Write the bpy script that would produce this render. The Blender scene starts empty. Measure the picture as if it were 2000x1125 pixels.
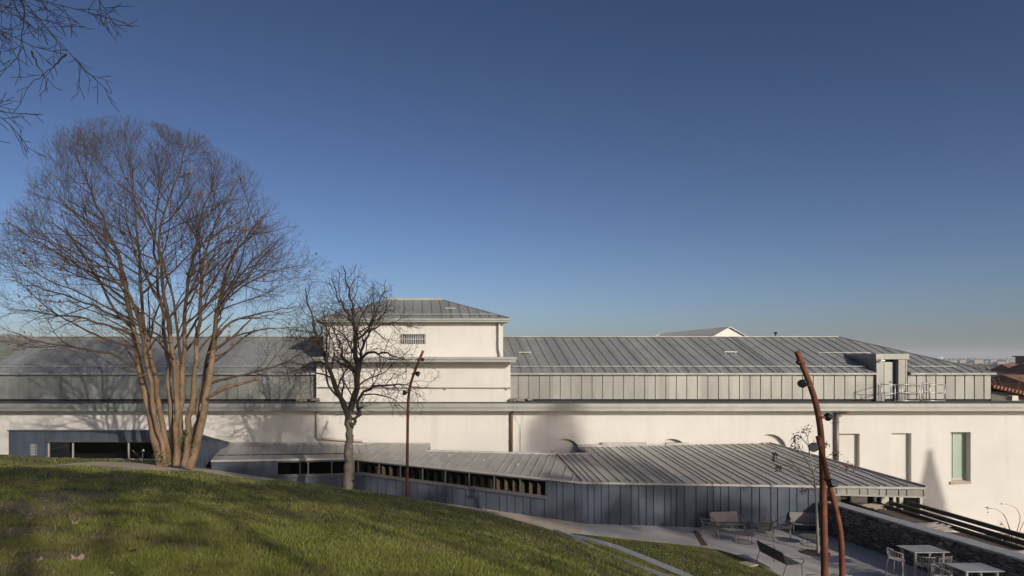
import bpy, bmesh, math, random
import numpy as np
from mathutils import Vector, Matrix
from mathutils.geometry import tessellate_polygon

random.seed(11)
rng = np.random.default_rng(11)
S = bpy.context.scene
COL = S.collection

# ------------------------------------------------------------------ camera, sky, sun, exposure
F, CX, HY = 1333.0, 804.0, 700.0          # focal length, principal column and horizon row of the 2000 px photograph
cam = bpy.data.cameras.new('camera')
cam.lens = F / 2000 * 36
cam.sensor_width = 36
cam.shift_x = (1000 - CX) / 2000
cam.shift_y = (HY - 562.5) / 2000
cam.clip_start, cam.clip_end = 0.1, 60000
camo = bpy.data.objects.new('camera', cam)
COL.objects.link(camo)
camo.location = (0, 0, 0)
camo.rotation_euler = (math.radians(90), 0, 0)
S.camera = camo

SUN = Vector((-0.5, 0.866, -0.37))          # the way the light travels
el = math.atan2(0.37, 1.0)
w = bpy.data.worlds.new('World')
S.world = w
w.use_nodes = True
nt = w.node_tree
nt.nodes.clear()
sky = nt.nodes.new('ShaderNodeTexSky')
sky.sky_type = 'NISHITA'
sky.sun_disc = False
sky.sun_elevation = el
sky.sun_rotation = math.radians(150)
sky.altitude = 250
sky.air_density = 0.62
sky.dust_density = 1.6
sky.ozone_density = 1.0
bg = nt.nodes.new('ShaderNodeBackground')
bg.inputs[1].default_value = 0.05
wo = nt.nodes.new('ShaderNodeOutputWorld')
gm = nt.nodes.new('ShaderNodeGamma')                  # the photograph's contrast and white balance, for the whole sky
gm.inputs[1].default_value = 1.4
gn = nt.nodes.new('ShaderNodeMix'); gn.data_type = 'RGBA'; gn.blend_type = 'MULTIPLY'
gn.inputs[0].default_value = 1.0
gn.inputs[7].default_value = (0.84, 0.86, 0.90, 1)
nt.links.new(sky.outputs[0], gm.inputs[0])
nt.links.new(gm.outputs[0], gn.inputs[6])
nt.links.new(gn.outputs[2], bg.inputs[0])
nt.links.new(bg.outputs[0], wo.inputs[0])
sl = bpy.data.lights.new('sun', 'SUN')
sl.energy = 3.45
sl.angle = math.radians(0.55)
sl.color = (1.0, 0.915, 0.80)
so = bpy.data.objects.new('sun', sl)
COL.objects.link(so)
so.rotation_euler = SUN.to_track_quat('-Z', 'Y').to_euler()
so.location = (30, -50, 40)
S.view_settings.view_transform = 'Standard'
S.view_settings.look = 'None'
S.view_settings.exposure = 0.0
S.view_settings.gamma = 1.0
S.cycles.max_bounces = 6
S.cycles.transparent_max_bounces = 12

# ------------------------------------------------------------------ helpers
def P(px, py, D):
    return Vector(((px - CX) / F * D, D, -(py - HY) / F * D))
def G(px, py, z):
    D = -z * F / (py - HY)
    return Vector(((px - CX) / F * D, D, z))
def KX(px, D):
    return (px - CX) / F * D
def KZ(py, D):
    return -(py - HY) / F * D

ORG = {}
def props(o, label=None, cat=None, group=None, kind=None):
    if label: o['label'] = label
    if cat: o['category'] = cat
    if group: o['group'] = group
    if kind: o['kind'] = kind
    return o
def thing(name, label, cat, loc=(0, 0, 0), group=None):
    o = bpy.data.objects.new(name, None)
    o.empty_display_size = 0.2
    o.location = loc
    COL.objects.link(o)
    ORG[o.name] = Vector(loc)
    return props(o, label, cat, group)
def link_mesh(name, me, mat, parent=None):
    o = bpy.data.objects.new(name, me)
    COL.objects.link(o)
    if mat: me.materials.append(mat)
    if parent is not None:
        o.parent = parent
        ORG[o.name] = ORG.get(parent.name, Vector((0, 0, 0)))
    else:
        ORG[o.name] = Vector((0, 0, 0))
    return o
def mesh_np(name, V, Fc, mat, parent=None, smooth=False):
    V = np.asarray(V, dtype=np.float32).reshape(-1, 3)
    Fc = np.asarray(Fc, dtype=np.int32)
    if parent is not None:
        V = V - np.array(ORG.get(parent.name, Vector((0, 0, 0))), dtype=np.float32)
    k = Fc.shape[1]
    me = bpy.data.meshes.new(name)
    me.vertices.add(len(V)); me.vertices.foreach_set('co', V.ravel())
    me.loops.add(Fc.size); me.loops.foreach_set('vertex_index', Fc.ravel())
    me.polygons.add(len(Fc))
    me.polygons.foreach_set('loop_start', np.arange(0, Fc.size, k, dtype=np.int32))
    me.polygons.foreach_set('loop_total', np.full(len(Fc), k, dtype=np.int32))
    if smooth: me.polygons.foreach_set('use_smooth', np.ones(len(Fc), dtype=bool))
    me.update(calc_edges=True)
    return link_mesh(name, me, mat, parent)

class MB:
    def __init__(self):
        self.v, self.f = [], []
    def add(self, vs, fs):
        n = len(self.v)
        self.v += [Vector(p) for p in vs]
        self.f += [tuple(i + n for i in q) for q in fs]
        return self
    def hexa(self, b, t):
        return self.add(list(b) + list(t), [(3, 2, 1, 0), (4, 5, 6, 7), (0, 1, 5, 4), (1, 2, 6, 5), (2, 3, 7, 6), (3, 0, 4, 7)])
    def box(self, x0, x1, y0, y1, z0, z1):
        return self.hexa([(x0, y0, z0), (x1, y0, z0), (x1, y1, z0), (x0, y1, z0)], [(x0, y0, z1), (x1, y0, z1), (x1, y1, z1), (x0, y1, z1)])
    def cbox(self, c, s, rz=0, rx=0, ry=0):
        M = Matrix.Translation(Vector(c)) @ Matrix.Rotation(rz, 4, 'Z') @ Matrix.Rotation(ry, 4, 'Y') @ Matrix.Rotation(rx, 4, 'X')
        a, b, d = s[0] / 2, s[1] / 2, s[2] / 2
        q = [M @ Vector(p) for p in [(-a, -b, -d), (a, -b, -d), (a, b, -d), (-a, b, -d), (-a, -b, d), (a, -b, d), (a, b, d), (-a, b, d)]]
        return self.hexa(q[:4], q[4:])
    def bar(self, p, q, w_, h_, up=(0, 0, 1)):
        p, q = Vector(p), Vector(q)
        t = (q - p).normalized()
        s = t.cross(Vector(up))
        if s.length < 1e-4: s = t.cross(Vector((0, 1, 0)))
        s.normalize(); u = s.cross(t)
        s *= w_ / 2; u *= h_ / 2
        return self.hexa([p - s - u, p + s - u, p + s + u, p - s + u], [q - s - u, q + s - u, q + s + u, q - s + u])
    def tube(self, pts, r, n=8, cap=True):
        pts = [Vector(p) for p in pts]
        rs = r if isinstance(r, (list, tuple)) else [r] * len(pts)
        base = len(self.v)
        u = None
        for i, p in enumerate(pts):
            t = (pts[min(i + 1, len(pts) - 1)] - pts[max(i - 1, 0)]).normalized()
            if u is None:
                u = t.cross(Vector((0, 0, 1)))
                if u.length < 0.05: u = t.cross(Vector((0, 1, 0)))
            else:
                u = u - t * u.dot(t)
            u.normalize(); v2 = t.cross(u)
            for k in range(n):
                a = 2 * math.pi * k / n
                self.v.append(p + (u * math.cos(a) + v2 * math.sin(a)) * rs[i])
        for i in range(len(pts) - 1):
            for k in range(n):
                a, b = base + i * n + k, base + i * n + (k + 1) % n
                self.f.append((a, b, b + n, a + n))
        if cap:
            self.f.append(tuple(base + k for k in range(n))[::-1])
            self.f.append(tuple(base + (len(pts) - 1) * n + k for k in range(n)))
        return self
    def prism(self, poly, z0f, z1f):
        """plan polygon between two height functions"""
        n = len(poly)
        b = [(x, y, z0f(x, y)) for x, y in poly]
        t = [(x, y, z1f(x, y)) for x, y in poly]
        tri = tessellate_polygon([[Vector((x, y, 0)) for x, y in poly]])
        base = len(self.v)
        self.v += [Vector(p) for p in b + t]
        for a in tri:
            self.f.append(tuple(base + i for i in a)); self.f.append(tuple(base + n + i for i in a))
        for i in range(n):
            j = (i + 1) % n
            self.f.append((base + i, base + j, base + n + j, base + n + i))
        return self
    def build(self, name, mat, parent=None, smooth=False, bevel=0.0):
        me = bpy.data.meshes.new(name)
        o0 = ORG.get(parent.name, Vector((0, 0, 0))) if parent is not None else Vector((0, 0, 0))
        me.from_pydata([p - o0 for p in self.v], [], self.f)
        bm = bmesh.new(); bm.from_mesh(me)
        bmesh.ops.recalc_face_normals(bm, faces=bm.faces)
        bm.to_mesh(me); bm.free()
        if smooth:
            me.polygons.foreach_set('use_smooth', [True] * len(me.polygons))
        o = link_mesh(name, me, mat, parent)
        if bevel:
            m = o.modifiers.new('bevel', 'BEVEL'); m.width = bevel; m.segments = 2; m.limit_method = 'ANGLE'
        return o
def clone(o, parent=None):
    c = o.copy(); COL.objects.link(c); c.parent = parent
    for ch in list(o.children): clone(ch, c)
    return c

# ------------------------------------------------------------------ materials
class NT:
    def __init__(self, name):
        self.m = bpy.data.materials.new(name); self.m.use_nodes = True
        self.t = self.m.node_tree; self.t.nodes.clear()
        self.out = self.n('ShaderNodeOutputMaterial')
        self.b = self.n('ShaderNodeBsdfPrincipled'); self.l(self.b.outputs[0], self.out.inputs[0])
        self.tc = self.n('ShaderNodeTexCoord')
    def n(self, t, **kw):
        x = self.t.nodes.new(t)
        for k, v in kw.items(): setattr(x, k, v)
        return x
    def l(self, a, b): self.t.links.new(a, b)
    def noise(self, scale, detail=4, rough=0.55, stretch=None, co=None):
        x = self.n('ShaderNodeTexNoise'); x.inputs['Scale'].default_value = scale
        x.inputs['Detail'].default_value = detail; x.inputs['Roughness'].default_value = rough
        src = co or self.tc.outputs['Object']
        if stretch:
            mp = self.n('ShaderNodeMapping'); mp.inputs['Scale'].default_value = stretch
            self.l(src, mp.inputs[0]); src = mp.outputs[0]
        self.l(src, x.inputs['Vector'])
        return x.outputs[0]
    def ramp(self, fac, stops):
        r = self.n('ShaderNodeValToRGB')
        e = r.color_ramp.elements
        while len(e) > 1: e.remove(e[-1])
        e[0].position, e[0].color = stops[0][0], (*stops[0][1], 1)
        for p, c in stops[1:]:
            q = e.new(p); q.color = (*c, 1)
        self.l(fac, r.inputs[0]); return r.outputs[0]
    def mix(self, fac, a, b, mode='MIX'):
        x = self.n('ShaderNodeMix', data_type='RGBA', blend_type=mode)
        if isinstance(fac, (int, float)): x.inputs[0].default_value = fac
        else: self.l(fac, x.inputs[0])
        for s, i in ((a, 6), (b, 7)):
            if isinstance(s, tuple): x.inputs[i].default_value = (*s, 1)
            else: self.l(s, x.inputs[i])
        return x.outputs[2]
    def math(self, op, a, b=None):
        x = self.n('ShaderNodeMath', operation=op)
        for s, i in ((a, 0), (b, 1)):
            if s is None: continue
            if isinstance(s, (int, float)): x.inputs[i].default_value = s
            else: self.l(s, x.inputs[i])
        return x.outputs[0]
    def sep(self):
        x = self.n('ShaderNodeSeparateXYZ'); self.l(self.tc.outputs['Object'], x.inputs[0]); return x.outputs
    def bump(self, h, strength=0.3, dist=0.02):
        x = self.n('ShaderNodeBump'); x.inputs['Strength'].default_value = strength; x.inputs['Distance'].default_value = dist
        self.l(h, x.inputs['Height']); self.l(x.outputs[0], self.b.inputs['Normal'])
    def set(self, **kw):
        for k, v in kw.items():
            k = k.replace('_', ' ')
            if isinstance(v, (int, float)): self.b.inputs[k].default_value = v
            elif isinstance(v, tuple): self.b.inputs[k].default_value = (*v, 1)
            else: self.l(v, self.b.inputs[k])
        return self
def dim(c, f): return tuple(x * f for x in c)
def simple(name, c, rough=0.6, metal=0.0, var=0.15, scale=6.0, bump=0.0, bscale=60):
    k = NT(name)
    n = k.noise(scale)
    k.set(Base_Color=k.ramp(n, [(0.3, dim(c, 1 - var)), (0.7, dim(c, 1 + var))]), Roughness=rough, Metallic=metal)
    if bump: k.bump(k.noise(bscale), bump)
    return k.m

def plaster():
    k = NT('warm_white_plaster')
    a = k.noise(0.35, 5); b = k.noise(2.2, 6, 0.6); c = k.noise(0.8, 4, 0.6, (1.2, 1.2, 0.12))
    col = k.ramp(a, [(0.3, (0.615, 0.592, 0.55)), (0.7, (0.68, 0.662, 0.62))])
    col = k.mix(k.math('MULTIPLY', b, 0.22), col, (0.44, 0.40, 0.345))
    zz = k.sep()[2]      # rain streaks running down from under the cornice
    run = k.noise(1.0, 5, 0.7, (3.5, 3.5, 0.10))
    top = k.n('ShaderNodeMapRange'); k.l(zz, top.inputs[0]); top.inputs[1].default_value = 3.4; top.inputs[2].default_value = 6.2
    rs2 = k.math('MULTIPLY', k.ramp(run, [(0.50, (0, 0, 0)), (0.70, (1, 1, 1))]), top.outputs[0])
    col = k.mix(k.math('MULTIPLY', rs2, 0.16), col, (0.42, 0.385, 0.33))
    st = k.ramp(c, [(0.56, (0, 0, 0)), (0.75, (1, 1, 1))])
    col = k.mix(k.math('MULTIPLY', st, 0.22), col, (0.39, 0.355, 0.305))
    k.set(Base_Color=col, Roughness=0.9); k.bump(k.noise(45, 5), 0.25, 0.006)
    return k.m
def zinc(name, c, rough=0.42, metal=0.35, panel=0.57, off=0.0, axis=0, var=0.10, streak=0.25):
    k = NT(name)
    s = k.sep()
    idx = k.math('FLOOR', k.math('DIVIDE', k.math('ADD', s[axis], 100 + off), panel))
    wn = k.n('ShaderNodeTexWhiteNoise', noise_dimensions='1D'); k.l(idx, wn.inputs['W'])
    base = k.ramp(wn.outputs[0], [(0.0, dim(c, 1 - var)), (1.0, dim(c, 1 + var))])
    n = k.noise(1.3, 5, 0.6, (1.0, 1.0, 0.45))
    base = k.mix(k.ramp(n, [(0.42, (0, 0, 0)), (0.72, (0.6, 0.6, 0.6))]), base, dim(c, 0.72))
    st = k.noise(7, 5, 0.65, (1.4, 0.35, 0.12))
    base = k.mix(k.math('MULTIPLY', k.ramp(st, [(0.5, (0, 0, 0)), (0.75, (1, 1, 1))]), streak), base, dim(c, 1.35))
    k.set(Base_Color=base, Metallic=metal, Roughness=k.ramp(k.noise(3.0), [(0.3, (rough - 0.07,) * 3), (0.7, (rough + 0.1,) * 3)]))
    k.bump(k.noise(0.9, 2, 0.5), 0.10, 0.05)
    return k.m
def rust():
    k = NT('rusty_steel')
    n = k.noise(5, 6, 0.7); st = k.noise(14, 4, 0.6, (1, 1, 0.15))
    col = k.ramp(n, [(0.3, (0.085, 0.028, 0.014)), (0.55, (0.20, 0.062, 0.026)), (0.8, (0.30, 0.11, 0.045))])
    col = k.mix(k.math('MULTIPLY', st, 0.35), col, (0.06, 0.022, 0.014))
    k.set(Base_Color=col, Roughness=0.75); k.bump(k.noise(90), 0.3, 0.004)
    return k.m
def bark(name, a, b, spot=None, sc=5):
    k = NT(name)
    n = k.noise(sc, 6, 0.65, (1, 1, 0.35)); m = k.noise(sc * 5, 4, 0.6, (1, 1, 0.3))
    col = k.ramp(n, [(0.32, a), (0.68, b)])
    if spot: col = k.mix(k.ramp(k.noise(3.1, 3), [(0.55, (0, 0, 0)), (0.63, (0.8,) * 3)]), col, spot)
    col = k.mix(k.math('MULTIPLY', m, 0.4), col, dim(a, 0.6))
    k.set(Base_Color=col, Roughness=0.85); k.bump(m, 0.5, 0.015)
    return k.m
def glass(name, tint, refl=0.06, shade=0.25):
    k = NT(name)
    tr = k.n('ShaderNodeBsdfTransparent'); tr.inputs[0].default_value = (*tint, 1)
    gl = k.n('ShaderNodeBsdfGlossy'); gl.inputs['Roughness'].default_value = 0.02
    fr = k.n('ShaderNodeFresnel'); fr.inputs[0].default_value = 1.5
    mx = k.n('ShaderNodeMixShader'); k.l(fr.outputs[0], mx.inputs[0]); k.l(tr.outputs[0], mx.inputs[1]); k.l(gl.outputs[0], mx.inputs[2])
    k.l(mx.outputs[0], k.out.inputs[0])
    return k.m
def leafy(name, a, b, rough=0.6, trans=0.25):
    k = NT(name)
    g = k.n('ShaderNodeNewGeometry')
    col = k.ramp(g.outputs['Random Per Island'], [(0, a), (1, b)])
    k.set(Base_Color=col, Roughness=rough)
    tl = k.n('ShaderNodeBsdfTranslucent'); k.l(col, tl.inputs[0])
    mx = k.n('ShaderNodeMixShader'); mx.inputs[0].default_value = trans
    k.l(k.b.outputs[0], mx.inputs[1]); k.l(tl.outputs[0], mx.inputs[2]); k.l(mx.outputs[0], k.out.inputs[0])
    return k.m
def grass_mat():
    k = NT('grass_blades')
    g = k.n('ShaderNodeNewGeometry')
    col = k.ramp(g.outputs['Random Per Island'], [(0, (0.145, 0.20, 0.024)), (0.5, (0.295, 0.335, 0.048)), (0.8, (0.40, 0.41, 0.085)), (1, (0.50, 0.45, 0.17))])
    straw = k.ramp(g.outputs['Random Per Island'], [(0, (0.24, 0.18, 0.07)), (1, (0.44, 0.36, 0.16))])
    f = k.ramp(k.noise(0.55, 5, 0.65), [(0.46, (0, 0, 0)), (0.66, (.85,) * 3)])
    f2 = k.ramp(k.noise(3.3, 4, 0.7), [(0.48, (0, 0, 0)), (0.68, (.6,) * 3)])
    col = k.mix(f, col, straw); col = k.mix(f2, col, straw)
    col = k.mix(k.ramp(k.noise(1.1, 4, 0.6, None, None), [(0.52, (0, 0, 0)), (0.7, (.7,) * 3)]), col, (0.075, 0.125, 0.018))
    k.set(Base_Color=col, Roughness=0.5)
    tl = k.n('ShaderNodeBsdfTranslucent'); k.l(col, tl.inputs[0])
    mx = k.n('ShaderNodeMixShader'); mx.inputs[0].default_value = 0.45
    k.l(k.b.outputs[0], mx.inputs[1]); k.l(tl.outputs[0], mx.inputs[2]); k.l(mx.outputs[0], k.out.inputs[0])
    return k.m
def rubble():
    k = NT('rubble_masonry')
    mp = k.n('ShaderNodeMapping'); mp.inputs['Scale'].default_value = (2.4, 2.4, 9.5)
    wv = k.noise(2.2, 3)
    ad = k.n('ShaderNodeVectorMath', operation='MULTIPLY_ADD')
    k.l(wv, ad.inputs[0]); ad.inputs[1].default_value = (0.5, 0.5, 0.16); k.l(k.tc.outputs['Object'], ad.inputs[2])
    k.l(ad.outputs[0], mp.inputs[0])
    v = k.n('ShaderNodeTexVoronoi'); v.inputs['Scale'].default_value = 1.0; k.l(mp.outputs[0], v.inputs['Vector'])
    e = k.n('ShaderNodeTexVoronoi', feature='DISTANCE_TO_EDGE'); e.inputs['Scale'].default_value = 1.0; k.l(mp.outputs[0], e.inputs['Vector'])
    sp = k.n('ShaderNodeSeparateColor'); k.l(v.outputs['Color'], sp.inputs[0])
    col = k.ramp(sp.outputs[0], [(0.0, (0.14, 0.123, 0.106)), (0.35, (0.28, 0.25, 0.215)), (0.62, (0.38, 0.315, 0.245)), (0.8, (0.32, 0.21, 0.16)), (1.0, (0.55, 0.51, 0.45))])
    col = k.mix(k.math('MULTIPLY', k.noise(9, 5), 0.5), col, (0.07, 0.06, 0.055))
    mort = k.ramp(e.outputs[0], [(0.02, (1, 1, 1)), (0.09, (0, 0, 0))])
    col = k.mix(mort, col, (0.035, 0.031, 0.028))
    k.set(Base_Color=col, Roughness=0.9)
    h = k.math('ADD', k.math('MULTIPLY', k.ramp(e.outputs[0], [(0.0, (0, 0, 0)), (0.22, (1, 1, 1))]), 1.0), k.math('MULTIPLY', k.noise(14, 5), 0.5))
    k.bump(h, 0.9, 0.06)
    return k.m
def gravel(name, a, b, dark, sc=1.0):
    k = NT(name)
    col = k.ramp(k.noise(0.7 * sc, 5, 0.6), [(0.3, a), (0.7, b)])
    col = k.mix(k.ramp(k.noise(55, 3, 0.7), [(0.5, (0, 0, 0)), (0.72, (0.6,) * 3)]), col, dark)
    col = k.mix(k.ramp(k.noise(2.6 * sc, 6, 0.7), [(0.55, (0, 0, 0)), (0.8, (0.4,) * 3)]), col, dim(dark, 0.8))
    k.set(Base_Color=col, Roughness=0.92); k.bump(k.noise(80, 3), 0.3, 0.008)
    return k.m
def lawn_mat():
    k = NT('lawn_soil')
    n1 = k.noise(0.5, 5, 0.6); n2 = k.noise(6, 6, 0.7)
    col = k.ramp(n1, [(0.3, (0.030, 0.050, 0.010)), (0.5, (0.050, 0.070, 0.016)), (0.72, (0.075, 0.078, 0.026))])
    col = k.mix(k.ramp(n2, [(0.4, (0, 0, 0)), (0.7, (0.7,) * 3)]), col, (0.026, 0.034, 0.010))
    at = k.n('ShaderNodeAttribute'); at.attribute_name = 'dirt'
    soil = k.ramp(k.noise(9, 6, 0.7), [(0.3, (0.13, 0.085, 0.045)), (0.55, (0.26, 0.18, 0.105)), (0.8, (0.42, 0.32, 0.21))])
    col = k.mix(at.outputs['Fac'], col, soil)
    at2 = k.n('ShaderNodeAttribute'); at2.attribute_name = 'track'
    col = k.mix(at2.outputs['Fac'], col, k.ramp(k.noise(12, 5, 0.7), [(0.3, (0.44, 0.355, 0.255)), (0.7, (0.60, 0.50, 0.37))]))
    k.set(Base_Color=col, Roughness=0.95); k.bump(k.noise(25, 6, 0.7), 0.7, 0.04)
    return k.m

M = dict(
    plaster=plaster(),
    zinc_up=zinc('grey_zinc_cladding', (0.262, 0.266, 0.248), 0.40, 0.30, 0.58, 0.0, 0, 0.15),
    zinc_roof=zinc('grey_zinc_roofing', (0.315, 0.322, 0.312), 0.50, 0.25, 0.575, 0, 0, 0.14),
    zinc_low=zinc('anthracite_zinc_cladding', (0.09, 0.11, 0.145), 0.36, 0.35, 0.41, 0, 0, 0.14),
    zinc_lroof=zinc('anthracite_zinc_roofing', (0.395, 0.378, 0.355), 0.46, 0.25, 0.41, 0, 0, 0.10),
    cornice=simple('greenish_zinc_flashing', (0.32, 0.325, 0.295), 0.45, 0.25, 0.10, 1.2),
    membrane=simple('roof_membrane', (0.10, 0.095, 0.09), 0.9, 0, 0.25, 3),
    shadow_gap=simple('dark_gap', (0.02, 0.02, 0.02), 0.9),
    steel=simple('galvanised_steel', (0.52, 0.52, 0.50), 0.4, 0.6, 0.08),
    whitepaint=simple('white_paint', (0.60, 0.59, 0.565), 0.5, 0, 0.05),
    copper=simple('brown_downpipe_metal', (0.22, 0.125, 0.085), 0.45, 0.4, 0.2, 3),
    greypipe=simple('taupe_downpipe_metal', (0.22, 0.19, 0.165), 0.45, 0.3, 0.12, 3),
    beigepipe=simple('beige_downpipe_paint', (0.42, 0.36, 0.30), 0.5, 0.0, 0.1, 3),
    rust=rust(),
    black=simple('black_lamp_housing', (0.022, 0.022, 0.024), 0.4, 0.2, 0.2),
    lens=simple('lamp_lens', (0.10, 0.11, 0.13), 0.1, 0.0, 0.05),
    frame=simple('dark_window_frame', (0.12, 0.12, 0.12), 0.45, 0.4, 0.1),
    frame_lt=simple('grey_window_frame', (0.40, 0.385, 0.36), 0.5, 0.2, 0.08),
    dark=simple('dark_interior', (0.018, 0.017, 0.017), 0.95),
    wood=simple('ochre_timber', (0.17, 0.12, 0.07), 0.6, 0, 0.2, 4),
    glass=glass('clear_glass', (0.80, 0.82, 0.80)),
    glass_dk=glass('dark_tinted_glass', (0.28, 0.29, 0.29)),
    green=simple('pale_green_blind', (0.34, 0.44, 0.34), 0.35, 0, 0.06, 1),
    stone=rubble(),
    coping=simple('grey_stone_coping', (0.34, 0.345, 0.35), 0.75, 0, 0.16, 5, 0.2),
    kerb=simple('grey_granite_kerb', (0.30, 0.31, 0.32), 0.8, 0, 0.2, 6, 0.2),
    sill=simple('rough_stone_sill', (0.40, 0.33, 0.26), 0.9, 0, 0.25, 12, 0.4),
    path=gravel('beige_gravel', (0.36, 0.30, 0.235), (0.47, 0.40, 0.32), (0.26, 0.22, 0.18)),
    terrace=gravel('washed_concrete', (0.46, 0.435, 0.40), (0.56, 0.53, 0.49), (0.33, 0.31, 0.285)),
    lower=gravel('pale_paving', (0.48, 0.42, 0.34), (0.58, 0.51, 0.42), (0.40, 0.34, 0.27)),
    lawn=lawn_mat(),
    bark_big=bark('grey_brown_bark', (0.135, 0.088, 0.052), (0.31, 0.205, 0.125), (0.115, 0.085, 0.052), 4),
    twig=bark('brown_twig_bark', (0.072, 0.046, 0.029), (0.13, 0.088, 0.054), None, 6),
    bark_small=bark('dark_gnarled_bark', (0.075, 0.063, 0.052), (0.155, 0.135, 0.11), (.18, .165, .14), 6),
    twig_dk=bark('dark_twig_bark', (0.035, 0.027, 0.022), (0.065, 0.05, 0.04), None, 8),
    bark_pale=bark('pale_smooth_bark', (0.26, 0.25, 0.20), (0.38, 0.36, 0.30), None, 6),
    brownleaf=leafy('dry_brown_leaves', (0.20, 0.085, 0.035), (0.34, 0.17, 0.075)),
    berry=leafy('dark_dry_berries', (0.07, 0.025, 0.02), (0.15, 0.055, 0.035), 0.6, 0.05),
    ivy=leafy('green_ivy_leaves', (0.05, 0.085, 0.012), (0.13, 0.16, 0.03)),
    evergreen=leafy('evergreen_foliage', (0.02, 0.04, 0.012), (0.05, 0.08, 0.022), 0.6, 0.05),
    grass=grass_mat(),
    mesh_dk=simple('dark_mesh_seat', (0.075, 0.072, 0.074), 0.6, 0.1, 0.1, 30),
    mesh_tp=simple('taupe_mesh_seat', (0.20, 0.172, 0.156), 0.6, 0.1, 0.1, 30),
    tube_tp=simple('taupe_tube_steel', (0.24, 0.22, 0.205), 0.45, 0.3, 0.05),
    tube_dk=simple('dark_tube_steel', (0.07, 0.068, 0.07), 0.45, 0.3, 0.05),
    wire=simple('pale_grey_wire_steel', (0.31, 0.295, 0.275), 0.45, 0.1, 0.05),
    top=simple('pale_grey_laminate', (0.40, 0.395, 0.40), 0.5, 0, 0.04),
    corten=simple('rusty_steel_strip', (0.16, 0.085, 0.06), 0.8, 0, 0.35, 10),
    canvas=simple('beige_canvas', (0.46, 0.38, 0.30), 0.85, 0, 0.12, 4),
    slat=simple('grey_timber_slats', (0.30, 0.24, 0.19), 0.7, 0, 0.2, 5),
    beam=simple('dark_brown_steel_beam', (0.045, 0.038, 0.034), 0.55, 0.2, 0.15),
    tile=simple('terracotta_tiles', (0.30, 0.125, 0.075), 0.85, 0, 0.45, 5),
    farwood=leafy('bare_wood_far', (0.10, 0.075, 0.065), (0.16, 0.125, 0.11), 0.9, 0.0),
    field=simple('green_field', (0.12, 0.14, 0.045), 0.95, 0, 0.2, 0.01),
    plain=simple('far_plain_ground', (0.10, 0.09, 0.06), 0.95, 0, 0.3, 0.02),
)

# ------------------------------------------------------------------ terrain shape
LX = np.array([-900, -300, 0, 300, 420, 500, 700, 800, 950, 1085, 1290, 1500, 2300, 4000])
LY = np.array([876, 884, 890, 900, 917, 930, 957, 972, 1000, 1037, 1125, 1200, 1290, 1330])
LD = np.array([30.3, 30.3, 30.3, 29.8, 29.2, 28.8, 29.0, 28.0, 27.0, 26.6, 20.4, 16.5, 15.0, 15.0])
LU = (LX - CX) / F
LS = (LY - HY) / F - 1.65 / LD
KERB1 = [G(1078, 1038, -6.75), G(1116, 1053.5, -6.70), G(1162, 1078, -6.65), G(1230, 1106, -6.56), G(1290, 1125.5, -6.5), Vector((8.5, 15, -6.0)), Vector((9.2, 8, -5.2))]
k1y = np.array([9 + 0.0] + [p.y for p in KERB1[::-1]]); k1x = np.array([9.3] + [p.x for p in KERB1[::-1]])
k1y[0] = -30
def Hs(x, y):
    """height of the mown slope itself"""
    D = np.maximum(y, 0.001)
    u = np.clip(x / D, LU[0], LU[-1])
    De = np.interp(u, LU, LD); s = np.interp(u, LU, LS)
    z = -1.65 - s * D * (np.minimum(D / De, 1.3)) ** 0.2
    z = np.where(y <= 0, -1.65 + 0.05 * np.abs(y), z)
    z = z + 0.03 * np.sin(x * 0.9 + 0.4 * y) * np.sin(y * 0.7 - 0.3 * x) * np.clip((np.abs(y)) / 6, 0, 1) * np.clip((De - D) / 5, 0, 1)
    return z, De, u
def H(x, y):
    x = np.asarray(x, float); y = np.asarray(y, float)
    z, De, u = Hs(x, y)
    over = np.clip((y - De) / 0.9, 0, 1)
    z = z - over * over * (3 - 2 * over) * np.clip((-8.6 - z) * -1, 0, 6) * np.where(u < (330 - CX) / F, 0.0, 1.0)
    xk = np.interp(y, k1y, k1x)
    wd = np.interp(y, [0, 15, 20], [6, 3, 0.25])
    off = np.clip((x - xk + 0.22) / wd, 0, 1)
    off = np.where(y > 26.8, 0, off)
    z = z + (np.minimum(-7.7, z) - z) * off
    return z
def lawn_hit(px, py):
    for D in np.arange(3.5, 31, 0.05):
        if -(py - HY) / F * D <= float(H((px - CX) / F * D, D)):
            return Vector(((px - CX) / F * D, D, -(py - HY) / F * D))
    return Vector(((px - CX) / F * 28, 28, -(py - HY) / F * 28))
def vnoise(x, y, sc, seed=0):
    x = np.asarray(x) * sc + seed * 17.3; y = np.asarray(y) * sc - seed * 9.1
    xi = np.floor(x); yi = np.floor(y); fx = x - xi; fy = y - yi
    fx = fx * fx * (3 - 2 * fx); fy = fy * fy * (3 - 2 * fy)
    h = lambda a, b: (np.sin(a * 127.1 + b * 311.7 + seed) * 43758.5453) % 1.0
    return (h(xi, yi) * (1 - fx) + h(xi + 1, yi) * fx) * (1 - fy) + (h(xi, yi + 1) * (1 - fx) + h(xi + 1, yi + 1) * fx) * fy
def fbm(x, y, sc, seed=0):
    return 0.5 * vnoise(x, y, sc, seed) + 0.3 * vnoise(x, y, sc * 2.1, seed + 1) + 0.2 * vnoise(x, y, sc * 4.3, seed + 2)
TRACK = [lawn_hit(200, 905.5), lawn_hit(300, 911), lawn_hit(370, 915), lawn_hit(430, 922), lawn_hit(485, 931)]
DIRT = [(*lawn_hit(a, b).xy, rx, ry) for a, b, rx, ry in ((55, 985, 1.0, 1.5), (150, 968, 1.1, 1.3), (125, 1005, .8, .8), (40, 1040, .7, .7), (90, 1085, .5, .4), (20, 1115, .5, .4), (270, 985, .45, .4), (215, 935, .7, .8), (190, 1045, .5, .4), (345, 1068, .3, .25))]
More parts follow.
